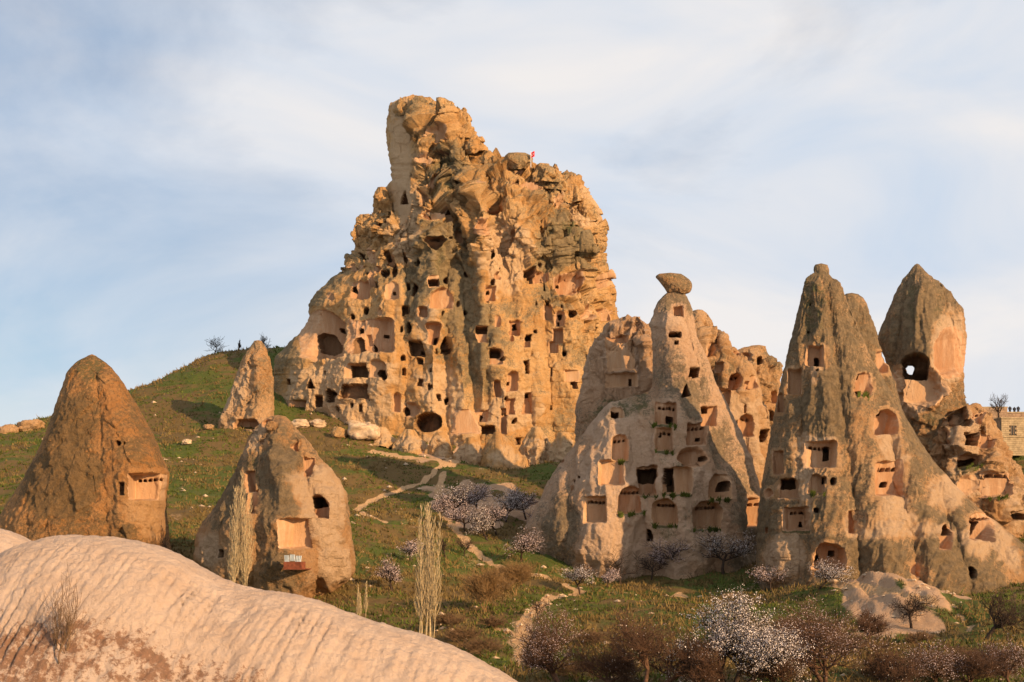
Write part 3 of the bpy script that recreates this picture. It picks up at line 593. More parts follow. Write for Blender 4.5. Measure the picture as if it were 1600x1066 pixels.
r = rock('rock_cone', 'cone', [(414,1274,1292),(418,1271,1295),(425,1272,1295),(429,1275,1294),(431,1264,1297),(438,1260,1303),(450,1256,1311),(470,1251,1322),(490,1246,1330),(520,1239,1343),(560,1230,1361),(600,1221,1384),(640,1212,1409),(680,1205,1432),(720,1198,1458),(760,1191,1494),(800,1186,1536),(840,1184,1586),(880,1184,1634),(905,1186,1660),(930,1188,1680),(950,1190,1690)], 130, 0.6,
    tall_n, [(1284,440,1300,940,12,75,0.5,3.2),(1300,450,1400,940,10,70,0.4,3.4),(1400,640,1480,940,12,60,0.6,3),(1480,760,1550,940,10,50,0.5,2.5),(1240,640,1225,940,14,44,0.5,2)], 1.05, (0.4, 9), (0.16, 1.3), (0.30, 20), None, None, edgeamp=0.12, lichen=0.60,
    pale=[(1400,800,50,60),(1230,870,60,70),(1275,690,40,20),(1265,755,16,70),(1525,850,40,50,-30),(1250,720,16,60),(1390,700,30,60,-25),(1480,770,60,50,-35),(1570,860,30,90,-20),(1275,575,8,30),(1400,830,140,20)],
    crust=[(1290,640,70,120),(1350,880,120,60),(1480,860,70,60)], moss=[(1262,470,16,120),(1282,480,12,120),(1268,830,46,8)], power=0.5, crack=0.22, seed=12)
tag(r, 'tallest right-hand cone with a square stub tip and wide carved foot', 'rock cone')
r = rock('rock_cone', 'cone', [(414,1429,1436),(420,1424,1442),(430,1416,1451),(445,1406,1468),(460,1399,1484),(472,1394,1495),(482,1390,1504),(500,1382,1507),(518,1375,1509),(530,1373,1511),(545,1378,1510),(560,1385,1507),(580,1390,1505),(610,1396,1506),(650,1404,1508),(690,1412,1512),(740,1420,1520)], 158, 0.7,
    [(7,1000,780,300,260,'round',2.2),(7,990,658,132,145,'arch',4.5,H_),(7,1170,590,190,290,'round',0.9),(7,1225,960,100,80,'rect',2.5,H_)], [(1440,425,1450,560,16,50,1,3)], 1.0, (0.4, 8), (0.18, 1.5), (0.34, 16), (0.5, 3), lambda x, y: sstep(560, 620, y), edgeamp=0.12, lichen=0.64,
    pale=[(1480,540,50,100),(1420,620,60,60)], moss=[(1428,470,16,90),(1462,480,10,50),(1450,655,30,20)], crack=0.30, seed=13, through=(1424, 571, 13, 17))
tag(r, 'hooded cone with a big dark cave and a fresh broken face', 'rock cone')
r = rock('terraced_rock', 'cone', [(632,1520,1532),(640,1500,1537),(650,1486,1546),(665,1476,1552),(685,1462,1562),(705,1452,1572),(730,1446,1590),(760,1444,1610),(800,1450,1630),(850,1470,1650),(920,1490,1670)], 152, 0.6,
    [(8,1225,52,84,115,'rect',3,H_),(8,1280,187,74,80,'rect',3.2,H_),(8,1370,185,100,90,'rect',1.0),(8,1295,300,150,64,'rect',1.6,'g'),(8,1290,312,130,44,'rect',3,H_),(8,1410,440,150,140,'rect',1.4,'pg'),(8,1550,612,120,46,'rect',3,H_),(8,1190,172,34,94,'arch',1.6),(8,1325,60,90,80,'rect',0.8,'p'),(8,985,80,60,70,'arch',1.0),(8,1270,430,100,120,'round',0.8)],
    [(1500,650,1500,900,16,40,1,3),(1545,660,1570,900,14,40,1,3)], 1.05, (0.7, 6), (0.3, 1.6), (0.3, 16), (0.6, 3.4), None, lichen=0.16, pale=[(1510,745,50,60),(1500,680,40,60),(1590,790,50,90,-25)], moss=[(1450,697,24,20),(1535,738,26,8),(1500,740,26,8)], crack=0.50, seed=14)
tag(r, 'terraced honeycombed rock slope at the right edge below the stone house', 'rock')

# ---- spurs at the castle foot
r = rock('rock_spur', 'castle', [(676,682,696),(684,674,700),(700,668,706),(720,660,713),(745,650,720)], 203, 0.8, (), (), 1.0, (0.5, 4), (0.25, 1.4), (0.25, 10), (0.4, 2.6), None, lichen=0.2, pale=[(688,700,30,40)], seed=15)
tag(r, 'short blunt rock spur below the round cave at the castle foot', 'rock')
r = rock('rock_spur', 'castle', [(676,772,781),(684,768,792),(700,757,806),(715,745,820),(730,734,836),(750,722,850)], 201, 0.7, (), [(777,680,775,750,6,24,0.5,2.5)], 1.0, (0.5, 4), (0.25, 1.4), (0.25, 10), None, None, lichen=0.22, pale=[(790,715,40,30)], seed=16)
tag(r, 'sharp pyramid-shaped rock spur at the foot of the castle', 'rock')

for k, (x, y0, y1, wt, wb_, Yb, lb) in enumerate([(640,672,716,14,70,206,'low pale apron of eroded rock left of the round cave'),(735,684,735,12,66,202,'low eroded apron between the blunt and pyramid spurs'),(838,668,745,14,80,203,'eroded buttress right of the pyramid spur'),
        (880,676,752,14,74,200,'eroded buttress nearest the pale cone at the castle foot'),(596,668,700,14,56,209,'flat pale rock apron behind the largest white boulder')]):
    h_ = y1 - y0
    r = rock('rock_spur', 'castle', [(y0, x - wt / 2, x + wt / 2), (y0 + 0.3 * h_, x - wb_ * 0.26, x + wb_ * 0.24), (y0 + 0.65 * h_, x - wb_ * 0.4, x + wb_ * 0.42), (y1, x - wb_ * 0.56, x + wb_ * 0.56)], Yb, 0.8, (), [(x, y0 + 4, x + 4, y1, 5, 18, 0.5, 2)], 1.0, (0.5, 4), (0.25, 1.4), (0.3, 9), (0.35, 2.2), None, lichen=0.16, pale=[(x, (y0 + y1) / 2, wb_ * 0.7, h_ * 0.6)], seed=50 + k, crack=0.3)
    tag(r, lb, 'rock')

# ------------------------------------------------------------------ ground, paths
def world_line(pts): return np.array([hit(*p)[:2] for p in pts])
PATHS = [([(556,797),(575,783),(612,770),(645,758),(680,738),(702,722)], 0.9), ([(702,722),(655,716),(620,712),(585,706)], 1.6), ([(700,722),(720,712),(745,702)], 2.2),
         ([(690,742),(684,765),(690,790),(705,822),(735,856),(770,882),(798,892),(785,915)], 0.8), ([(556,797),(580,808),(605,818)], 0.6),
         ([(800,893),(850,902),(885,915),(905,922)], 0.7), ([(905,922),(860,934),(838,955),(818,985),(822,1015),(828,1040)], 0.95), ([(822,1000),(800,990),(785,985)], 0.6), ([(905,922),(980,926),(1060,930),(1140,930)], 0.35),
         ([(1300,912),(1350,918),(1400,925),(1450,935)], 0.9), ([(1500,962),(1520,975),(1515,985)], 0.4)]
WL = [(world_line(p), wd) for p, wd in PATHS]
def path_mask(X, Y):
    nz = 0.55 * perlin(np.stack([X / 1.3, Y / 2.2, 0 * X], -1), 71)
    best = np.full(X.shape, -9.0)
    for L, wd in WL:
        for (p, q) in zip(L[:-1], L[1:]):
            d = q - p; t = np.clip(((X - p[0]) * d[0] + (Y - p[1]) * d[1]) / max(d @ d, 1e-6), 0, 1)
            best = np.maximum(best, wd * 0.68 - np.hypot(X - p[0] - t * d[0], (Y - p[1] - t * d[1]) * 0.6))
    return sstep(-0.35, 0.35, best + nz)
def soil_mask(X, Y):
    """bare pale tuff patches"""
    px = CX + F * X / Y; py = HY - F * H(X, Y, False) / Y
    m = np.zeros_like(X)
    nz = perlin(np.stack([X / 3.0, Y / 5.0, 0 * X], -1), 73)
    for (cx, cy, ww, hh, amt) in [(740,790,130,74,1.0),(820,1015,60,70,0.6),(1400,948,165,96,1.0),(1450,920,120,24,0.8),(640,735,140,60,0.25),(700,712,160,30,0.8),(580,690,200,26,0.4),(830,800,60,50,0.9),(1290,912,90,14,0.6)]:
        d = np.sqrt(((px - cx) / (ww / 2)) ** 2 + ((py - cy) / (hh / 2)) ** 2)
        m = np.maximum(m, amt * sstep(1.15, 0.75, d + 0.8 * nz))
    m = m * (Y < 240) * (Y > 45)
    hillp = sstep(0.30, 0.60, perlin(np.stack([X / 5.0, Y / 12.0, 0 * X + 3], -1), 77)) * (Y > 120) * 0.48
    return np.maximum(m, hillp)

cols = np.arange(-420, 2020, 4.0)
rows = np.concatenate([np.geomspace(6, 58, 50)[:-1], np.geomspace(58, 300, 330), np.geomspace(303, 1500, 60)])
GX = (cols[None] - CX) * rows[:, None] / F * np.where(rows < 40, 1 + (40 - rows) / 8, 1)[:, None]; GY = np.repeat(rows[:, None], len(cols), 1)
GZ = H(GX, GY); pm = path_mask(GX, GY); sm = soil_mask(GX, GY)
GZ = GZ - 0.15 * pm
green = 0.5 + 0.85 * fbm(np.stack([GX / 13, GY / 22, 0 * GX], -1), 4, 81)
gm = np.stack([pm, sm, green, np.ones_like(pm)], -1).reshape(-1, 4)
nr, nc = GX.shape
ii, jj = np.meshgrid(np.arange(nr - 1), np.arange(nc - 1), indexing='ij')
fq = np.stack([ii * nc + jj, ii * nc + jj + 1, (ii + 1) * nc + jj + 1, (ii + 1) * nc + jj], -1).reshape(-1, 4)
GV = np.stack([GX, GY, GZ], -1).reshape(-1, 3)
m, t, b = nodemat('hill_ground', 0.95); g = G(t)
pR, pG, pB = g.attr('mask')
med = g.noise(0.35, 6, 0.65); fine = g.noise(2.5, 6, 0.75); hor = g.noise(0.5, 5, 0.6, stretch=(0.35, 0.35, 2.0))
gk = g.math('ADD', pB, g.math('MULTIPLY', g.math('SUBTRACT', hor, 0.5), 2.2))
col = g.mix(g.ramp(gk, 0.30, 0.70), (0.16, 0.10, 0.038), (0.076, 0.105, 0.018))
col = g.mix(g.math('MULTIPLY', g.ramp(fine, 0.42, 0.68), 0.7), col, (0.165, 0.115, 0.042))
col = g.mix(g.math('MULTIPLY', g.ramp(med, 0.56, 0.72), 0.6), col, (0.10, 0.06, 0.032))
sk = g.math('ADD', pG, g.math('MULTIPLY', g.math('SUBTRACT', fine, 0.5), 0.9))
soil = g.mix(g.ramp(med, 0.35, 0.65), (0.54, 0.345, 0.215), (0.44, 0.27, 0.155))
col = g.mix(g.ramp(sk, 0.40, 0.75), col, soil)
pk = g.math('ADD', pR, g.math('MULTIPLY', g.math('SUBTRACT', fine, 0.5), 0.5))
col = g.mix(g.ramp(pk, 0.40, 0.65), col, g.mix(g.ramp(fine, 0.35, 0.65), (0.60, 0.385, 0.205), (0.47, 0.28, 0.14)))
t.links.new(col, b.inputs['Base Color']); t.links.new(g.bump(g.noise(1.8, 8, 0.75), 0.9, 0.4), b.inputs['Normal'])
M['ground'] = m
isp = (gm[:, 0].reshape(-1)[fq] > 0.5).sum(1) >= 3
for nm, sel in (('hillside_ground', ~isp), ('footpath', isp)):
    vv, ff, aa = subset(GV, fq, sel, gm)
    tag(link(nm, mesh_np(nm, vv, ff, m, True, {'mask': aa})), kind='structure')

# ---- smooth tuff dome in the foreground
m, t, b = nodemat('smooth_dome_tuff', 0.95); g = G(t)
dR, dG, dB = g.attr('mask')
fine = g.noise(9, 6, 0.75); med = g.noise(1.2, 6, 0.7)
col = g.mix(g.ramp(med, 0.35, 0.7), (0.60, 0.445, 0.34), (0.53, 0.375, 0.275))
col = g.mix(g.math('MULTIPLY', g.ramp(fine, 0.5, 0.8), 0.35), col, (0.40, 0.26, 0.17))
k = g.math('ADD', dR, g.math('ADD', g.math('MULTIPLY', g.math('SUBTRACT', g.noise(3.0, 7, 0.75), 0.5), 2.0), g.math('MULTIPLY', g.math('SUBTRACT', fine, 0.5), 0.8)))
col = g.mix(g.math('MULTIPLY', g.ramp(k, 0.5, 0.78), 0.85), col, g.mix(g.ramp(fine, 0.4, 0.6), (0.27, 0.125, 0.065), (0.20, 0.10, 0.055)))
t.links.new(col, b.inputs['Base Color'])
t.links.new(g.bump(g.math('ADD', g.noise(7, 8, 0.75), g.math('MULTIPLY', med, 1.0)), 1.0, 0.13), b.inputs['Normal'])
M['dome'] = m
def dome(name, crest, Yc, u0, u1, step, seed, lean, front=3.4):
    us = np.arange(u0, u1, step); c = np.array(crest, float)
    pyc = gsmooth(np.interp(us, c[:, 0], c[:, 1]), 14 / step * 2)
    zc = (HY - pyc) * Yc / F; x = (us - CX) * Yc / F
    t = np.concatenate([-np.geomspace(0.02, 1.6, 30)[::-1], [0], np.geomspace(0.006, 2.6, 330)])
    T_, X_ = np.meshgrid(t, x, indexing='ij'); Z0 = np.repeat(zc[None], len(t), 0)
    fr = T_ > 0; tt = np.abs(T_)
    Yy = np.where(fr, Yc - front * tt ** 0.62 * 1.05, Yc + 6 * tt ** 0.7)
    Zz = Z0 - np.where(fr, 2.3 * tt ** 1.15, 5.0 * tt ** 1.4)
    P = np.stack([X_, Yy, Zz], -1)
    q = np.stack([(X_ + lean * tt * 1.3) / 0.215 + 0.9 * perlin(np.stack([X_ / 1.2, tt * 1.3, 0 * X_], -1), 90), tt * 1.1, 0 * X_], -1)
    gr = np.clip(1 - np.abs(perlin(q, 91 + seed)) * 3.2, 0, 1) ** 1.3 + 0.45 * np.clip(1 - np.abs(perlin(q * 2.1, 92 + seed)) * 3, 0, 1)
    fade = sstep(0.03, 0.25, tt) * sstep(2.2, 1.2, tt) * fr * (0.35 + 0.65 * sstep(-0.3, 0.4, perlin(np.stack([X_ / 2.2, tt, 0 * X_], -1), 93)))
    d = -0.115 * gr * fade + 0.10 * fbm(P / 2.4, 2, 94) + 0.045 * fbm(P / 0.3, 3, 95)
    P[..., 1] -= d * 0.6; P[..., 2] += d * 0.8
    red = -0.25 + 0.92 * sstep(0.42, 0.95, tt) * fr - 0.25 * sstep(420, 760, CX + F * X_ / Yc) + 0.3 * perlin(np.stack([X_ / 1.5, tt * 2, 0 * X_], -1), 96)
    mk = np.stack([red, 0 * red, 0 * red, 0 * red + 1], -1).reshape(-1, 4)
    nr, nc = X_.shape; ii, jj = np.meshgrid(np.arange(nr - 1), np.arange(nc - 1), indexing='ij')
    fq = np.stack([ii * nc + jj, (ii + 1) * nc + jj, (ii + 1) * nc + jj + 1, ii * nc + jj + 1], -1).reshape(-1, 4)
    return tag(link(name, mesh_np(name, P.reshape(-1, 3), fq, M['dome'], True, {'mask': mk})), kind='structure')
dome('tuff_dome', [(-500,980),(-250,930),(-80,895),(0,872),(45,848),(100,836),(150,835),(200,839),(260,855),(300,880),(335,905),(370,917),(420,920),(470,928),(530,950),(600,974),(680,1000),(740,1026),(790,1052),(830,1078),(900,1130),(1000,1210),(1150,1330)], 30, -480, 1100, 2.4, 1, 0.55)
dome('tuff_dome', [(-400,860),(-150,825),(-40,816),(0,819),(25,828),(45,842),(80,880),(150,960)], 40, -380, 150, 3, 2, 0.2)

# ------------------------------------------------------------------ loose boulders
def boulder(px, py, w_, h_, label, mat='boulder', seed=0, Yf=None):
    X, Y, Z = hit(px, py + h_ / 2)
    if Yf: X, Y, Z = at(px, py + h_ / 2, Yf)
    a, c = w_ / 2 * Y / F, h_ / 2 * Y / F
    n = 26; th, ph = np.meshgrid(np.linspace(0, 2 * np.pi, 2 * n, endpoint=False), np.linspace(0.02, np.pi - 0.02, n))
    D = np.stack([np.cos(th) * np.sin(ph), np.sin(th) * np.sin(ph), np.cos(ph)], -1)
    d1, d2, v = cells(D * 1.3 + seed * 3.1, seed)
    r_ = 1 + 0.30 * (v - 0.5) + 0.2 * fbm(D * 1.5 + seed, 3, seed) + 0.05 * fbm(D * 6, 2, 3)
    D = np.sign(D) * np.abs(D) ** 0.8
    P = D * r_[..., None] * np.array([a, a * 0.8, c * 1.1])
    P[..., 2] += c * 0.75
    nr, nc = n, 2 * n; ii, jj = np.meshgrid(np.arange(nr - 1), np.arange(nc), indexing='ij'); j2 = (jj + 1) % nc
    fq = np.stack([ii * nc + jj, (ii + 1) * nc + jj, (ii + 1) * nc + j2, ii * nc + j2], -1).reshape(-1, 4)
    o = link('boulder', mesh_np('boulder', P.reshape(-1, 3), fq, M[mat], True, {'mask': np.tile([0.35, 0.1, 0, 1], (nr * nc, 1))}), None, (X, Y, Z))
    return tag(o, label, 'boulder')
boulder(568, 674, 46, 28, 'largest white boulder on the grass under the castle wall', seed=1)
boulder(531, 677, 24, 18, 'orange boulder just left of the largest white boulder', 'castle', 2)
boulder(601, 664, 14, 11, 'small pale boulder just right of the largest white boulder', seed=3)
boulder(468, 662, 28, 14, 'flat pale boulder nearest the squat cone at the castle foot', seed=4)
boulder(497, 661, 24, 11, 'pale slab between the flat boulder and the castle alcoves', seed=5)
boulder(552, 663, 18, 8, 'low pale stone behind the largest white boulder', seed=6)
boulder(48, 664, 38, 20, 'rounded brown boulder on the skyline behind the leftmost cone', 'cone', 7, 232)
boulder(14, 672, 30, 18, 'dark jagged boulder on the skyline at the left edge', 'cone', 8, 230)
boulder(292, 692, 14, 9, 'lone pale stone lying on the left grassy slope', seed=9)
boulder(326, 668, 16, 8, 'brown stone beside the foot of the leaning cone', 'cone', 10)
boulder(380, 557, 14, 12, 'pale rock on the hill crest behind the leaning cone', 'cone', 11, 272)
boulder(332, 571, 26, 10, 'flat rock outcrop on the hill crest under the skyline tree', 'cone', 12, 272)
boulder(424, 664, 17, 14, 'round pinkish boulder sitting on top of the squat cone', 'cone', 13, 103.5)

# ------------------------------------------------------------------ trees
def tubes(segs, sides=4):
    S = np.array(segs, np.float32); p0, p1, r0, r1 = S[:, 0:3], S[:, 3:6], S[:, 6], S[:, 7]
    d = p1 - p0; d /= np.maximum(np.linalg.norm(d, axis=1, keepdims=True), 1e-6)
    ref = np.where(np.abs(d[:, 2:3]) > 0.9, np.array([[1., 0, 0]]), np.array([[0, 0, 1.]]))
    e = np.cross(d, ref); e /= np.linalg.norm(e, axis=1, keepdims=True); f = np.cross(d, e)
    V = []
    for k in range(sides):
        c, s = math.cos(2 * math.pi * k / sides), math.sin(2 * math.pi * k / sides)
        V.append(p0 + (e * c + f * s) * r0[:, None])
    for k in range(sides):
        c, s = math.cos(2 * math.pi * k / sides), math.sin(2 * math.pi * k / sides)
        V.append(p1 + (e * c + f * s) * r1[:, None])
    V = np.stack(V, 1); n = len(S); b0 = (np.arange(n) * 2 * sides)[:, None]
    fc = np.concatenate([np.stack([b0[:, 0] + k, b0[:, 0] + (k + 1) % sides, b0[:, 0] + sides + (k + 1) % sides, b0[:, 0] + sides + k], -1) for k in range(sides)])
    return V.reshape(-1, 3), fc

def grow(rng, h, spread, trunk_r, levels, kids, trunk_frac=0.28, up=0.25, minr=0.006, stems=1, wig=0.25):
    segs, tips = [], []
    def br(p, d, L, r, lv):
        n = 3 if lv < levels else 2
        for k in range(n):
            d = d + rng.normal(size=3) * wig; d[2] += up * 0.35; d /= np.linalg.norm(d)
            p2 = p + d * L / n; r2 = max(r * (0.86 if lv < levels else 0.7), minr)
            segs.append([*p, *p2, r, r2]); 
            if lv >= levels - 1: tips.append(p2.copy())
            p, r = p2, r2
            if lv < levels and (k > 0 or lv > 0):
                for c in range(kids[lv]):
                    a = rng.uniform(0, 2 * math.pi); side = np.array([math.cos(a), math.sin(a), rng.uniform(-0.1, 0.6)])
                    side -= d * (side @ d); side /= np.linalg.norm(side) + 1e-6
                    dd = d * rng.uniform(0.5, 0.9) + side * spread * rng.uniform(0.6, 1.2); dd /= np.linalg.norm(dd)
                    br(p.copy(), dd, L * rng.uniform(0.55, 0.85), max(r * 0.62, minr), lv + 1)
    for s in range(stems):
        d = np.array([rng.normal() * 0.12, rng.normal() * 0.12, 1.0]) if stems == 1 else np.array([rng.normal() * 0.4, rng.normal() * 0.4, 1.0])
        br(np.array([rng.normal() * 0.02 * h * (stems > 1), rng.normal() * 0.02 * h * (stems > 1), -0.1]), d / np.linalg.norm(d), h * trunk_frac, trunk_r, 0)
    return np.array(segs), np.array(tips)

def flowers(rng, tips, n, size, spread):
    k_ = rng.randint(0, len(tips), n); c = tips[k_][:, 0:3] * (1 - (f_ := rng.rand(n, 1))) + tips[k_][:, 3:6] * f_ + rng.normal(size=(n, 3)) * spread
    V = []; 
    u = rng.normal(size=(n, 3)); u /= np.linalg.norm(u, axis=1, keepdims=True)
    v = np.cross(u, rng.normal(size=(n, 3))); v /= np.linalg.norm(v, axis=1, keepdims=True)
    s = size * rng.uniform(0.6, 1.3, (n, 1)); w_ = np.cross(u, v)
    V = np.stack([c - u * s, c + v * s + w_ * s * 0.3, c + u * s, c - v * s + w_ * s * 0.3], 1).reshape(-1, 3)
    return V, np.arange(4 * n).reshape(n, 4)

M['bark'] = plain('dark_bark', (0.055, 0.036, 0.026), 0.35, 6)
M['bark_red'] = plain('reddish_bark', (0.115, 0.062, 0.038), 0.35, 6)
M['bark_brown'] = plain('brown_scrub_bark', (0.17, 0.10, 0.052), 0.35, 6)
M['bark_pale'] = plain('pale_poplar_bark', (0.46, 0.35, 0.20), 0.3, 6)
M['bark_gold'] = plain('golden_twig_bark', (0.25, 0.15, 0.065), 0.3, 6)
M['blossom'] = plain('white_blossom', (0.78, 0.68, 0.64), 0.12, 8)
M['blossom_pink'] = plain('pink_blossom', (0.68, 0.53, 0.51), 0.2, 8)
for k_ in ('blossom', 'blossom_pink'):
    b = M[k_].node_tree.nodes['Principled BSDF']; b.inputs['Roughness'].default_value = 0.8
tcount = [0]
def tree(px, py, top, width, kind, label, cat='tree', group=None, name=None, Y=None):
    tcount[0] += 1; rng = np.random.RandomState(100 + tcount[0])
    if Y: X, Z = (px - CX) * Y / F, float(H(np.array([(px - CX) * Y / F]), np.array([Y]))[0])
    else: X, Y, Z = hit(px, py)
    h = (py - top) * Y / F; wd = width * Y / F; far = Y > 100
    pxm = Y / 1236.0
    K = dict(levels=3, kids=[3, 2, 2], bark='bark', flw=0, fs=0.05, fm='blossom', tr=0.035, tf=0.42, up=0.3, stems=1, spread=1.0, wig=0.22)
    if kind == 'full': K.update(levels=4, kids=[3, 2, 2, 2], flw=20000, fs=0.036, stems=3, tr=0.028)
    elif kind == 'sparse': K.update(levels=4, kids=[3, 2, 2, 2], flw=4200, fs=0.028, fm='blossom_pink', bark='bark_red', stems=2, tr=0.028)
    elif kind == 'bare': K.update(levels=4, kids=[3, 2, 2, 2], bark='bark_red', stems=2, tr=0.028, flw=160, fs=0.03)
    elif kind == 'gnarled': K.update(levels=4, kids=[3, 2, 2, 1], bark='bark', tr=0.045, tf=0.42, wig=0.36, up=0.15)
    elif kind == 'far_blossom': K.update(levels=3, kids=[3, 3, 3], flw=2000, fs=0.085, fm='blossom_pink', stems=1)
    elif kind == 'far_white': K.update(levels=3, kids=[3, 3, 3], flw=2000, fs=0.085, fm='blossom', stems=1)
    elif kind == 'far_bare': K.update(levels=3, kids=[3, 2, 2], stems=1)
    elif kind == 'gold': K.update(levels=3, kids=[4, 3, 3], bark='bark_gold', stems=5, tr=0.012, tf=0.5, up=0.5, spread=0.6)
    elif kind == 'brush': K.update(levels=3, kids=[3, 2, 2], bark='bark_brown', stems=5, tr=0.012, tf=0.5, up=0.4, spread=0.8)
    elif kind == 'twiggy': K.update(levels=3, kids=[2, 2, 1], bark='bark_brown', stems=3, tr=0.008, tf=0.5, up=0.5, spread=0.55, flw=160, fs=0.012, fm='bark_brown')
    minr = (0.11 if far else 0.13) * pxm
    if kind == 'poplar':
        segs, tips = [], []
        nst = max(3, int(width / 4.5)); sid = []
        for s in range(nst):
            p = np.array([rng.uniform(-0.3, 0.3) * wd, rng.normal() * wd * 0.16, -0.1]); hh = h * rng.uniform(0.6, 1.0)
            d = np.array([p[0] * 0.05 / max(wd, 0.1), 0, 1.0]); n = 14; r = max(0.0055 * hh, 0.48 * pxm); dr = np.array([rng.normal() * 0.05, rng.normal() * 0.05, 1])
            for k in range(n):
                dd = dr + rng.normal(size=3) * 0.025; p2 = p + dd * hh / n; r2 = max(r * 0.90, minr)
                segs.append([*p, *p2, r, r2]); p, r = p2, r2
                if k > 1:
                    for c in range(11):
                        a = rng.uniform(0, 6.28); L = hh * rng.uniform(0.06, 0.20) * (1.25 - k / n)
                        e = np.array([math.cos(a) * 0.42, math.sin(a) * 0.42, 1.0]) * L; q = p + e * 0.5
                        q2 = q + np.array([e[0] * 0.25, e[1] * 0.25, e[2] * 0.6])
                        segs += [[*p, *q, 0.2 * pxm, 0.17 * pxm], [*q, *q2, 0.17 * pxm, 0.11 * pxm]]
            sid += [s] * (len(segs) - len(sid))
        segs = np.array(segs); sid = np.array(sid); bark = 'bark_pale'
    else:
        segs, tips = grow(rng, h, K['spread'], K['tr'] * h, K['levels'], K['kids'], K['tf'], K['up'], minr, K['stems'], K['wig'])
        # scale the crown to the height and width it has
        z = max(segs[:, 5].max(), 0.1); wx = max(np.percentile(np.abs(segs[:, 3]), 97), 0.1)
        sz, sx = h / z, wd / 2 / wx
        for c in (0, 1, 3, 4): segs[:, c] *= sx
        for c in (2, 5): segs[:, c] *= sz
        tips = tips * np.array([sx, sx, sz]); bark = K['bark']
    root = bpy.data.objects.new(name or 'almond_tree', None); scn.collection.objects.link(root); root.location = (X, Y, Z)
    root.empty_display_size = 0.3
    tag(root, label, cat, group)
    thick = segs[:, 6] > max(np.percentile(segs[:, 6], 93), minr * 1.6)
    if thick.any() and kind != 'poplar':
        V, fc = tubes(segs[thick], 6); link('trunk', mesh_np('trunk', V, fc, M[bark]), root)
        V, fc = tubes(segs[~thick], 3); link('branches', mesh_np('branches', V, fc, M[bark]), root)
    elif kind == 'poplar':
        for q in range(nst):
            V, fc = tubes(segs[sid == q], 3); link('stem', mesh_np('stem', V, fc, M[bark]), root)
    else:
        V, fc = tubes(segs, 3); link('branches', mesh_np('branches', V, fc, M[bark]), root)
    if kind != 'poplar' and K['flw']:
        fine_ = segs[segs[:, 6] <= np.percentile(segs[:, 6], 80) + 1e-9]
        V, fc = flowers(rng, fine_, K['flw'], max(0.7 * K['fs'], 0.32 * pxm) if not far else 0.36 * pxm, 0.011 * h if not far else 0.03 * h)
        link('blossom', mesh_np('blossom', V, fc, M[K['fm']], False), root)
    return root
tree(1140, 1085, 908, 200, 'full', 'almond tree thick with white blossom, largest in the foreground')
tree(1015, 1085, 925, 170, 'bare', 'dark bare tree immediately left of the big white blossom tree')
tree(880, 1080, 935, 130, 'sparse', 'greyish budding tree beside the pale footpath at the bottom')
tree(1292, 1085, 922, 180, 'sparse', 'wide reddish tree with scattered blossom right of the white one')
tree(1540, 1003, 905, 116, 'gnarled', 'gnarled dark bare tree on the grass at the right')
tree(1424, 982, 925, 62, 'gnarled', 'small leaning bare tree on the pale washed mound')
tree(1462, 1080, 990, 92, 'sparse', 'low budding tree at the bottom, below the pale mound')
tree(1585, 1080, 985, 90, 'sparse', 'budding tree cut by the lower right corner')
tree(955, 1090, 975, 110, 'bare', 'low tangled bare tree between the greyish and the dark tree')
tree(1075, 1090, 985, 100, 'bare', 'low tangled bare tree under the left side of the white tree')
tree(1222, 1090, 975, 110, 'bare', 'low tangled bare tree between the white and wide reddish trees')
tree(1372, 1090, 990, 100, 'bare', 'low tangled bare tree right of the wide reddish tree')
tree(1522, 1090, 1000, 90, 'bare', 'low tangled bare tree between the two rightmost budding trees')
tree(1355, 1006, 945, 50, 'bare', 'slim bare tree in front of the pale mound')
tree(1130, 898, 818, 96, 'far_white', 'grey-white blossoming tree against the foot of the pale cone, right side')
tree(1050, 902, 838, 76, 'far_blossom', 'pinkish tree before the middle of the pale cone foot')
tree(970, 914, 852, 56, 'far_bare', 'thin bare tree against the bright foot of the pale cone')
tree(1018, 908, 862, 50, 'far_bare', 'second thin bare tree, right of the first, against the pale cone')
tree(906, 928, 880, 48, 'far_white', 'little white tree where the footpaths meet')
tree(948, 920, 888, 36, 'far_blossom', 'little pink tree between two thin bare trees and the path')
tree(1205, 925, 876, 86, 'far_blossom', 'pink bush at the left corner of the tallest cone')
tree(1278, 922, 868, 92, 'far_white', 'white-flowering tree in front of the arched cave at ground level')
tree(762, 846, 784, 58, 'far_white', 'white tree before the pale eroded bank')
tree(728, 832, 776, 60, 'far_blossom', 'pink tree at the left part of the pale eroded bank')
tree(690, 815, 770, 40, 'far_blossom', 'slender pink tree by the path left of the bank')
tree(815, 880, 822, 62, 'far_blossom', 'dusky pink tree touching the left flank of the pale cone')
tree(612, 925, 866, 44, 'far_blossom', 'small pink tree alone on the green slope')
tree(640, 880, 842, 40, 'far_blossom', 'small pink tree behind the tall poplars')
tree(697, 875, 835, 30, 'far_bare', 'small bare tree on the slope right of the poplars')
tree(725, 872, 838, 26, 'far_bare', 'second small bare tree beside the descending footpath')
tree(842, 970, 938, 26, 'far_bare', 'tiny round-headed tree standing in the pale path')
for (px, py, tp, wd, kd, lb) in [(712, 812, 768, 50, 'far_white', 'pale blossoming thicket tree at the left end of the eroded bank'), (748, 806, 762, 52, 'far_blossom', 'pink thicket tree on the crown of the eroded bank'), (790, 818, 772, 50, 'far_white', 'pale thicket tree in the middle of the eroded bank'),
        (822, 812, 775, 44, 'far_blossom', 'pink thicket tree at the right end of the eroded bank'), (776, 838, 800, 44, 'far_blossom', 'pink thicket tree low under the eroded bank'), (840, 850, 806, 46, 'far_blossom', 'grey-pink tree between the eroded bank and the pale cone')]:
    tree(px, py, tp - 14, wd * 1.3, kd, lb)
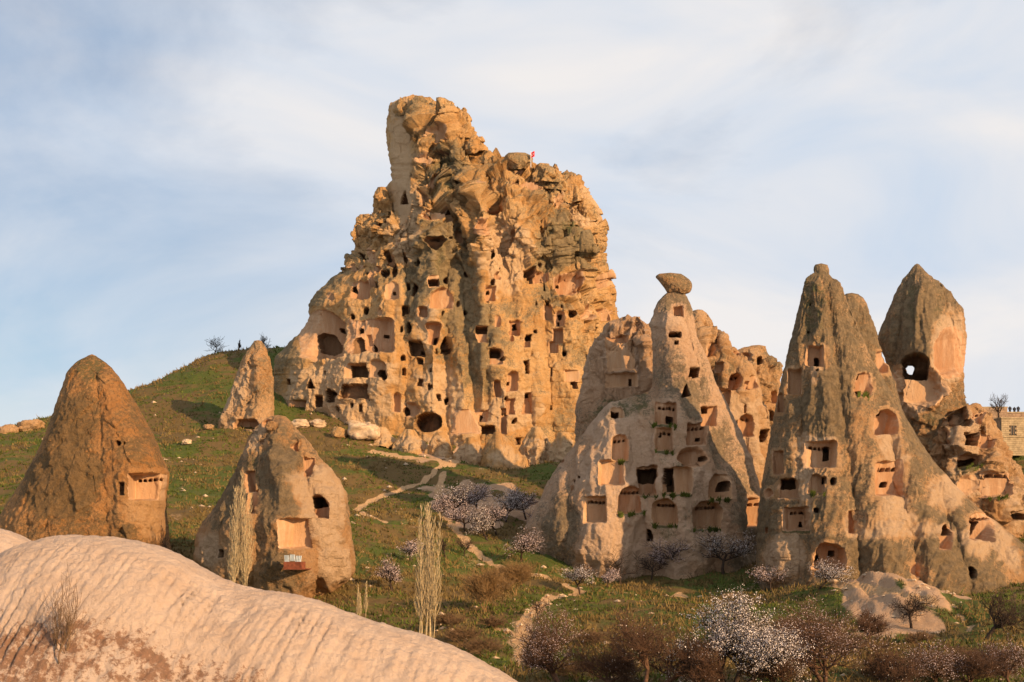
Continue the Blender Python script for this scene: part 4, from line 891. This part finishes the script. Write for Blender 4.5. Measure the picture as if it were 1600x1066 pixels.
tree(806, 930, 868, 70, 'gold', 'golden leafless willow bush where the path bends', 'bush', None, 'willow_bush')
tree(756, 958, 880, 66, 'gold', 'rusty leafless bush left of the golden willow', 'bush', None, 'willow_bush')
tree(668, 1010, 785, 52, 'poplar', 'tall clump of pale bare poplars rising behind the foreground dome', 'tree', None, 'poplar_tree')
tree(374, 930, 702, 40, 'poplar', 'slim pale poplars standing before the squat cone', 'tree', None, 'poplar_tree', Y=97)
tree(565, 968, 905, 22, 'poplar', 'short pale poplar saplings right of the squat cone', 'tree', None, 'poplar_tree')
tree(94, 1075, 884, 66, 'twiggy', 'dark twiggy shrub growing on the foreground dome', 'shrub', None, 'twiggy_shrub', Y=26.2).location.z = (HY - 1066) * 26.2 / F
tree(254, 872, 780, 26, 'far_bare', 'thin pale bare tree at the right foot of the leftmost cone', Y=106)
tree(338, 562, 530, 30, 'far_bare', 'biggest bare tree on the left hill skyline', Y=274)
tree(372, 556, 535, 9, 'far_bare', 'thinnest bare tree on the left hill skyline', Y=274)
tree(406, 546, 514, 32, 'far_bare', 'bare tree peeping over the leaning cone tip', Y=274)
tree(230, 618, 605, 26, 'brush', 'low dark bush on the skyline right of the leftmost cone', 'bush', None, 'scrub_bush', Y=272)
tree(1561, 662, 614, 26, 'far_bare', 'bare tree above the cream stone house', Y=192).location.z = (HY - 660) * 192 / F
rb = random.Random(5)
for i, (px, py, wd, hh) in enumerate([(900,1066,70,40),(980,1066,80,44),(1380,1066,80,46),(1520,1066,70,40),(720,1010,60,34),(760,1030,70,36),(700,985,50,30),(1440,1010,50,26),(1230,1000,60,40),(930,1010,50,28),(770,985,40,26),(1190,1066,60,34)]):
    lab = ['under the greyish budding tree','at the foot of the dark bare tree','right of the wide reddish tree','near the lower right corner','right of the poplar clump','between the dome edge and the pale path','just beside the poplar trunks','on the grass beyond the low budding tree','behind the big white tree, on its right','beyond the dark bare tree','left of the pale path bend','at the foot of the big white tree'][i]
    tree(px, py, py - hh, wd, 'brush', 'low brown leafless scrub ' + lab, 'bush', 'brown scrub in the valley bottom', 'scrub_bush')

# ------------------------------------------------------------------ grass tufts
rg = np.random.RandomState(3)
n = 100000
pxs = rg.uniform(-40, 1640, n); Ys = 55 * (285 / 55) ** rg.rand(n) ** 0.8
X = (pxs - CX) * Ys / F; Z = H(X, Ys); keep = (path_mask(X, Ys) < 0.35) & (soil_mask(X, Ys) < 0.5) & (perlin(np.stack([X / 3.2, Ys / 5.0, 0 * X], -1), 87) > -0.22 + 0.2 * rg.normal(size=n))
X, Ys, Z = X[keep], Ys[keep], Z[keep]; n = len(X)
gsel = 1.2 * perlin(np.stack([X / 9, Ys / 14, 0 * X], -1), 85) + 0.18 * rg.normal(size=n)
def tufts(name, idx, mat, hs, label):
    c = np.stack([X[idx], Ys[idx], Z[idx]], -1); k = len(c); Vs = []
    for q in range(4):
        a = rg.uniform(0, 6.28, k); hh = hs * rg.lognormal(-0.15, 0.5, k) * (0.7 + Ys[idx] / 420); wv = 0.05 * (0.6 + Ys[idx] / 130)
        o = np.stack([rg.normal(size=k) * 0.12, rg.normal(size=k) * 0.12, -0.03 + 0 * a], -1)
        d = np.stack([np.cos(a) * wv, np.sin(a) * wv, 0 * a], -1); tip = np.stack([rg.normal(size=k) * 0.45 * hh, rg.normal(size=k) * 0.45 * hh, hh], -1)
        Vs.append(np.stack([c + o - d, c + o + d, c + o + tip], 1))
    V = np.concatenate(Vs).reshape(-1, 3)
    tag(link(name, mesh_np(name, V, np.arange(len(V)).reshape(-1, 3), mat, False)), label, 'grass', None, 'stuff')
tufts('grass', gsel > 0.02, M['grass'], 0.20, 'short green spring grass covering the slopes')
tufts('dry_grass', gsel <= 0.02, M['dry'], 0.26, 'dry straw-coloured grass tufts among the green')

# loose stones in the grass and along the tracks
ns = 2600; sx = rg.uniform(0, 1600, ns); sy = 58 * (240 / 58) ** rg.rand(ns); SX = (sx - CX) * sy / F; SZ = H(SX, sy)
near = (path_mask(SX, sy) > 0.02) | (soil_mask(SX, sy) > 0.3) | (rg.rand(ns) < 0.25); SX, sy, SZ = SX[near], sy[near], SZ[near]; ns = len(SX)
oc = np.array([(1, 0, 0), (-1, 0, 0), (0, 1, 0), (0, -1, 0), (0, 0, 1), (0, 0, -1)], float)
sv_ = np.stack([SX, sy, SZ], -1)[:, None] + oc[None] * np.minimum(rg.lognormal(-2.0, 0.5, (ns, 1, 1)), 0.26) * (0.5 + sy / 160)[:, None, None] * rg.uniform(0.6, 1.3, (ns, 6, 1)) * np.array([1.3, 1.1, 0.75])
sf_ = np.array([(0, 2, 4), (2, 1, 4), (1, 3, 4), (3, 0, 4), (2, 0, 5), (1, 2, 5), (3, 1, 5), (0, 3, 5)])
tag(link('loose_stones', mesh_np('loose_stones', sv_.reshape(-1, 3), (np.arange(ns)[:, None, None] * 6 + sf_[None]).reshape(-1, 3), M['boulder'], False)), 'small tan stones scattered over the slopes and tracks', 'stones', None, 'stuff')

# ------------------------------------------------------------------ small built things
def box(bl, c, s):
    x, y, z = c; a, b_, h = s[0] / 2, s[1] / 2, s[2] / 2
    i = len(bl[0]); bl[0].extend([(x + p * a, y + q * b_, z + r * h) for r in (-1, 1) for (p, q) in ((-1, -1), (1, -1), (1, 1), (-1, 1))])
    bl[1].extend([(i, i + 3, i + 2, i + 1), (i + 4, i + 5, i + 6, i + 7), (i, i + 1, i + 5, i + 4), (i + 1, i + 2, i + 6, i + 5), (i + 2, i + 3, i + 7, i + 6), (i + 3, i, i + 4, i + 7)])
def boxes(name, lst, mat, parent=None, loc=None):
    bl = ([], [])
    for c, s in lst: box(bl, c, s)
    return link(name, mesh_np(name, bl[0], bl[1], mat, False), parent, loc)
def empty(name, loc, rz=0):
    o = bpy.data.objects.new(name, None); scn.collection.objects.link(o); o.location = loc; o.rotation_euler.z = rz; return o
M['ashlar'] = plain('cream_ashlar', (0.36, 0.27, 0.165), 0.25, 1.5, bump=0.3); M['oldwall'] = plain('brown_masonry', (0.30, 0.20, 0.13), 0.3, 1.2, bump=0.6)
M['glass'] = plain('window_glass', (0.05, 0.045, 0.04), 0.2, 2, 0.2)
M['red'] = plain('red_flag_cloth', (0.62, 0.015, 0.02), 0.1, 3); M['white'] = plain('white_paint', (0.8, 0.8, 0.8), 0.05, 3)
M['rust'] = plain('rusty_sheet', (0.20, 0.06, 0.03), 0.35, 3, 0.7); M['tin'] = plain('corrugated_tin', (0.38, 0.42, 0.45), 0.2, 4, 0.5, metal=0.3)
M['cloth'] = plain('dark_clothes', (0.03, 0.03, 0.04), 0.3, 4); M['skin'] = plain('skin', (0.40, 0.24, 0.16), 0.1, 4)

# stone house at the right edge
Yh = 186.0; sc = Yh / F
hx, _, hz = at(1583, 712, Yh)
house = tag(empty('stone_house', (hx, Yh, hz), 0.12), 'small cream block house with one window, at the right edge', 'house')
Wd, Dp, Ht = 40 * sc, 4.0, 58 * sc
def course_wall(x0, x1, z0, z1, y, holes, parent, ch=0.30, bw=0.62):
    """ashlar blocks laid in courses, each with its own joint; cut round the holes"""
    z = z0; k = 0
    while z < z1 - 0.05:
        zz = min(z + ch, z1); x = x0 - (bw / 2 if k % 2 else 0)
        while x < x1 - 0.02:
            a, b_ = max(x, x0), min(x + bw, x1)
            mid = ((a + b_) / 2, (z + zz) / 2)
            if b_ - a > 0.08 and not any(h[0] < mid[0] < h[1] and h[2] < mid[1] < h[3] for h in holes):
                boxes('stone_block', [(((a + b_) / 2, y + rb.uniform(-0.012, 0.012), (z + zz) / 2), (b_ - a - 0.02, 0.24, zz - z - 0.02))], M['ashlar'], parent)
            x += bw
        z = zz; k += 1
core = boxes('wall', [((0, Dp / 2, Ht / 2), (Wd - 0.1, Dp - 0.2, Ht - 0.06))], M['ashlar'], house)
course_wall(-Wd / 2, Wd / 2, 0, Ht, 0, [(-0.45, 0.45, Ht * 0.56, Ht * 0.80)], house)
boxes('side_wall', [((-Wd / 2 + 0.02, Dp / 2 + 0.1, Ht / 2), (0.2, Dp, Ht))], M['oldwall'], house)
wn = boxes('window', [((0, -0.02, Ht * 0.68), (0.86, 0.12, Ht * 0.24))], M['glass'], house)
boxes('window_frame', [((0, -0.13, Ht * 0.68), (0.07, 0.06, Ht * 0.24)), ((-0.43, -0.13, Ht * 0.68), (0.07, 0.06, Ht * 0.26)), ((0.43, -0.13, Ht * 0.68), (0.07, 0.06, Ht * 0.26))], M['oldwall'], wn)
boxes('cornice', [((0, -0.04, Ht * 0.5), (Wd + 0.2, 0.42, 0.14))], M['ashlar'], house)
boxes('roof', [((0, Dp / 2 - 0.02, Ht + 0.07), (Wd + 0.3, Dp + 0.4, 0.14))], M['ashlar'], house)
# terrace walls behind it
Yw = 203.0
def wall(px0, px1, py0, py1, Y, mat, label, tilt=0.0):
    x0, _, z1 = at(px0, py0, Y); x1, _, z0 = at(px1, py1, Y)
    o = tag(empty('terrace_wall', ((x0 + x1) / 2, Y, z0), 0), label, 'wall')
    hw = (x1 - x0) / 2; h = z1 - z0
    boxes('masonry', [((0, 0.4, h / 2 - 0.1), (2 * hw, 0.8, h - 0.2))], mat, o)
    boxes('coping', [((0, 0.38, h - 0.06), (2 * hw + 0.1, 0.96, 0.2))], M['ashlar'], o)
    nz = random.Random(int(px0))
    z = 0.0
    while z < h - 0.35:      # rough courses in front
        x = -hw
        while x < hw:
            ww = nz.uniform(0.5, 1.0); ww = min(ww, hw - x)
            if ww > 0.15: boxes('stone_block', [((x + ww / 2, -0.04 + nz.uniform(-0.02, 0.02), z + 0.2), (ww - 0.03, 0.12, 0.38))], mat, o)
            x += ww
        z += 0.41
    return o
wall(1506, 1574, 636, 680, Yw, M['oldwall'], 'long masonry terrace wall behind the hooded cone and cream house')
wall(1573, 1640, 644, 700, Yw + 4, M['oldwall'], 'lower terrace wall at the right edge where people stand')
# three people on the terrace
def person(px, lab, top):
    X, Y, Z = at(px, 645, Yw + 5.2); z0 = (HY - top) * Y / F - 1.72
    vs_ = [(0,0,0.95),(0,0,1.2),(0,0,1.42),(0,0,1.52),(0,-0.01,1.63),(0.1,0,0.9),(0.11,0,0.48),(0.11,0,0.06),(-0.1,0,0.9),(-0.11,0,0.48),(-0.11,0,0.06),(0.2,0,1.4),(0.25,-0.02,1.12),(0.2,-0.18,0.98),(-0.2,0,1.4),(-0.25,-0.02,1.12),(-0.2,-0.18,0.98),(0.11,-0.16,0.03),(-0.11,-0.16,0.03)]
    ed = [(0,1),(1,2),(2,3),(3,4),(0,5),(5,6),(6,7),(7,17),(0,8),(8,9),(9,10),(10,18),(2,11),(11,12),(12,13),(2,14),(14,15),(15,16)]
    rad = [0.15,0.15,0.14,0.06,0.10,0.10,0.07,0.05,0.10,0.07,0.05,0.07,0.05,0.035,0.07,0.05,0.035,0.045,0.045]
    me = bpy.data.meshes.new('person'); me.from_pydata(vs_, ed, []); me.materials.append(M['cloth'])
    o = link('person', me, None, (X, Y, z0))
    md = o.modifiers.new('skin', 'SKIN'); o.modifiers.new('sub', 'SUBSURF').levels = 1
    for v, r_ in zip(me.skin_vertices[0].data, rad): v.radius = (r_, r_)
    me.skin_vertices[0].data[0].use_root = True
    tag(o, lab, 'person')
person(1578, 'leftmost dark figure standing behind the terrace wall on the skyline', 634)
person(1585, 'middle dark figure of three behind the terrace wall', 635)
person(1591, 'rightmost dark figure of three behind the terrace wall', 634)

# flag on the summit
fx, fy, fz = at(829.5, 262, 226)
flag = tag(empty('flag', (fx, fy, fz)), 'red flag with white crescent and star on the castle summit', 'flag')
V, fc = tubes([[0, 0, 0, 0, 0, 3.0, 0.05, 0.04]], 8); link('pole', mesh_np('pole', V, fc, M['white']), flag)
gx, gz = np.meshgrid(np.linspace(0, 1.0, 14), np.linspace(0, 1, 10)); wave = 0.10 * np.sin(gx * 7)
def flagpt(u, v, off=0.0): return (0.05 - 0.62 * 0 + u * 0.62, 0.10 * math.sin(u * 7) - off, 1.75 + v * 1.0 + u * 0.28)
fv = [flagpt(u, v) for u, v in zip(gx.ravel(), gz.ravel())]
ff = [(r_ * 14 + c, r_ * 14 + c + 1, (r_ + 1) * 14 + c + 1, (r_ + 1) * 14 + c) for r_ in range(9) for c in range(13)]
clo = link('cloth', mesh_np('cloth', fv, ff, M['red']), flag)
cv, cf = [], []
for k in range(21):
    a = math.radians(40 + 280 * k / 20); wdt = 0.085 * math.sin(math.pi * k / 20)
    for r_ in (0.24, 0.24 - wdt - 0.004): cv.append(flagpt(0.40 + r_ * math.cos(a), 0.5 + r_ * math.sin(a), 0.03))
cf = [(2 * k, 2 * k + 1, 2 * k + 3, 2 * k + 2) for k in range(20)]
link('crescent', mesh_np('crescent', cv, cf, M['white'], False), clo)
sv = [flagpt(0.68, 0.5, 0.03)] + [flagpt(0.68 + (0.13 if k % 2 == 0 else 0.05) * math.cos(math.pi * k / 5 + math.pi), 0.5 + (0.13 if k % 2 == 0 else 0.05) * math.sin(math.pi * k / 5 + math.pi), 0.03) for k in range(10)]
link('star', mesh_np('star', sv, [(0, 1 + k, 1 + (k + 1) % 10) for k in range(10)], M['white'], False), clo)

# metal sheet balcony on the squat cone
bx_, by_, bz_ = at(457, 890, 97.0)
bal = tag(empty('metal_balcony', (bx_, by_, bz_), -0.15), 'rusty balcony box with blue-grey corrugated sheets on the squat cone', 'balcony')
boxes('rust_panel', [((0, 0, 0.30), (1.42, 0.06, 0.62)), ((0.70, 0.5, 0.30), (0.06, 1.0, 0.62)), ((-0.70, 0.5, 0.30), (0.06, 1.0, 0.62))], M['rust'], bal)
boxes('floor_plate', [((0, 1.2, 0.02), (1.5, 2.6, 0.06))], M['rust'], bal)
for k, (x, ww, z, hh) in enumerate([(-0.48, 0.4, 0.86, 0.52), (-0.05, 0.42, 0.92, 0.5), (0.42, 0.5, 0.84, 0.48)]):
    vv = []; nn = 17
    for q in range(nn):
        xx = x - ww / 2 + ww * q / (nn - 1); yy = 0.04 + 0.035 * math.cos(q * math.pi / 2) + 0.01 * k
        vv += [(xx, yy, z - hh / 2), (xx + 0.04 * (k - 1), yy + 0.05, z + hh / 2)]
    link('tin_sheet', mesh_np('tin_sheet', vv, [(2 * q, 2 * q + 2, 2 * q + 3, 2 * q + 1) for q in range(nn - 1)], M['tin'], False), bal)
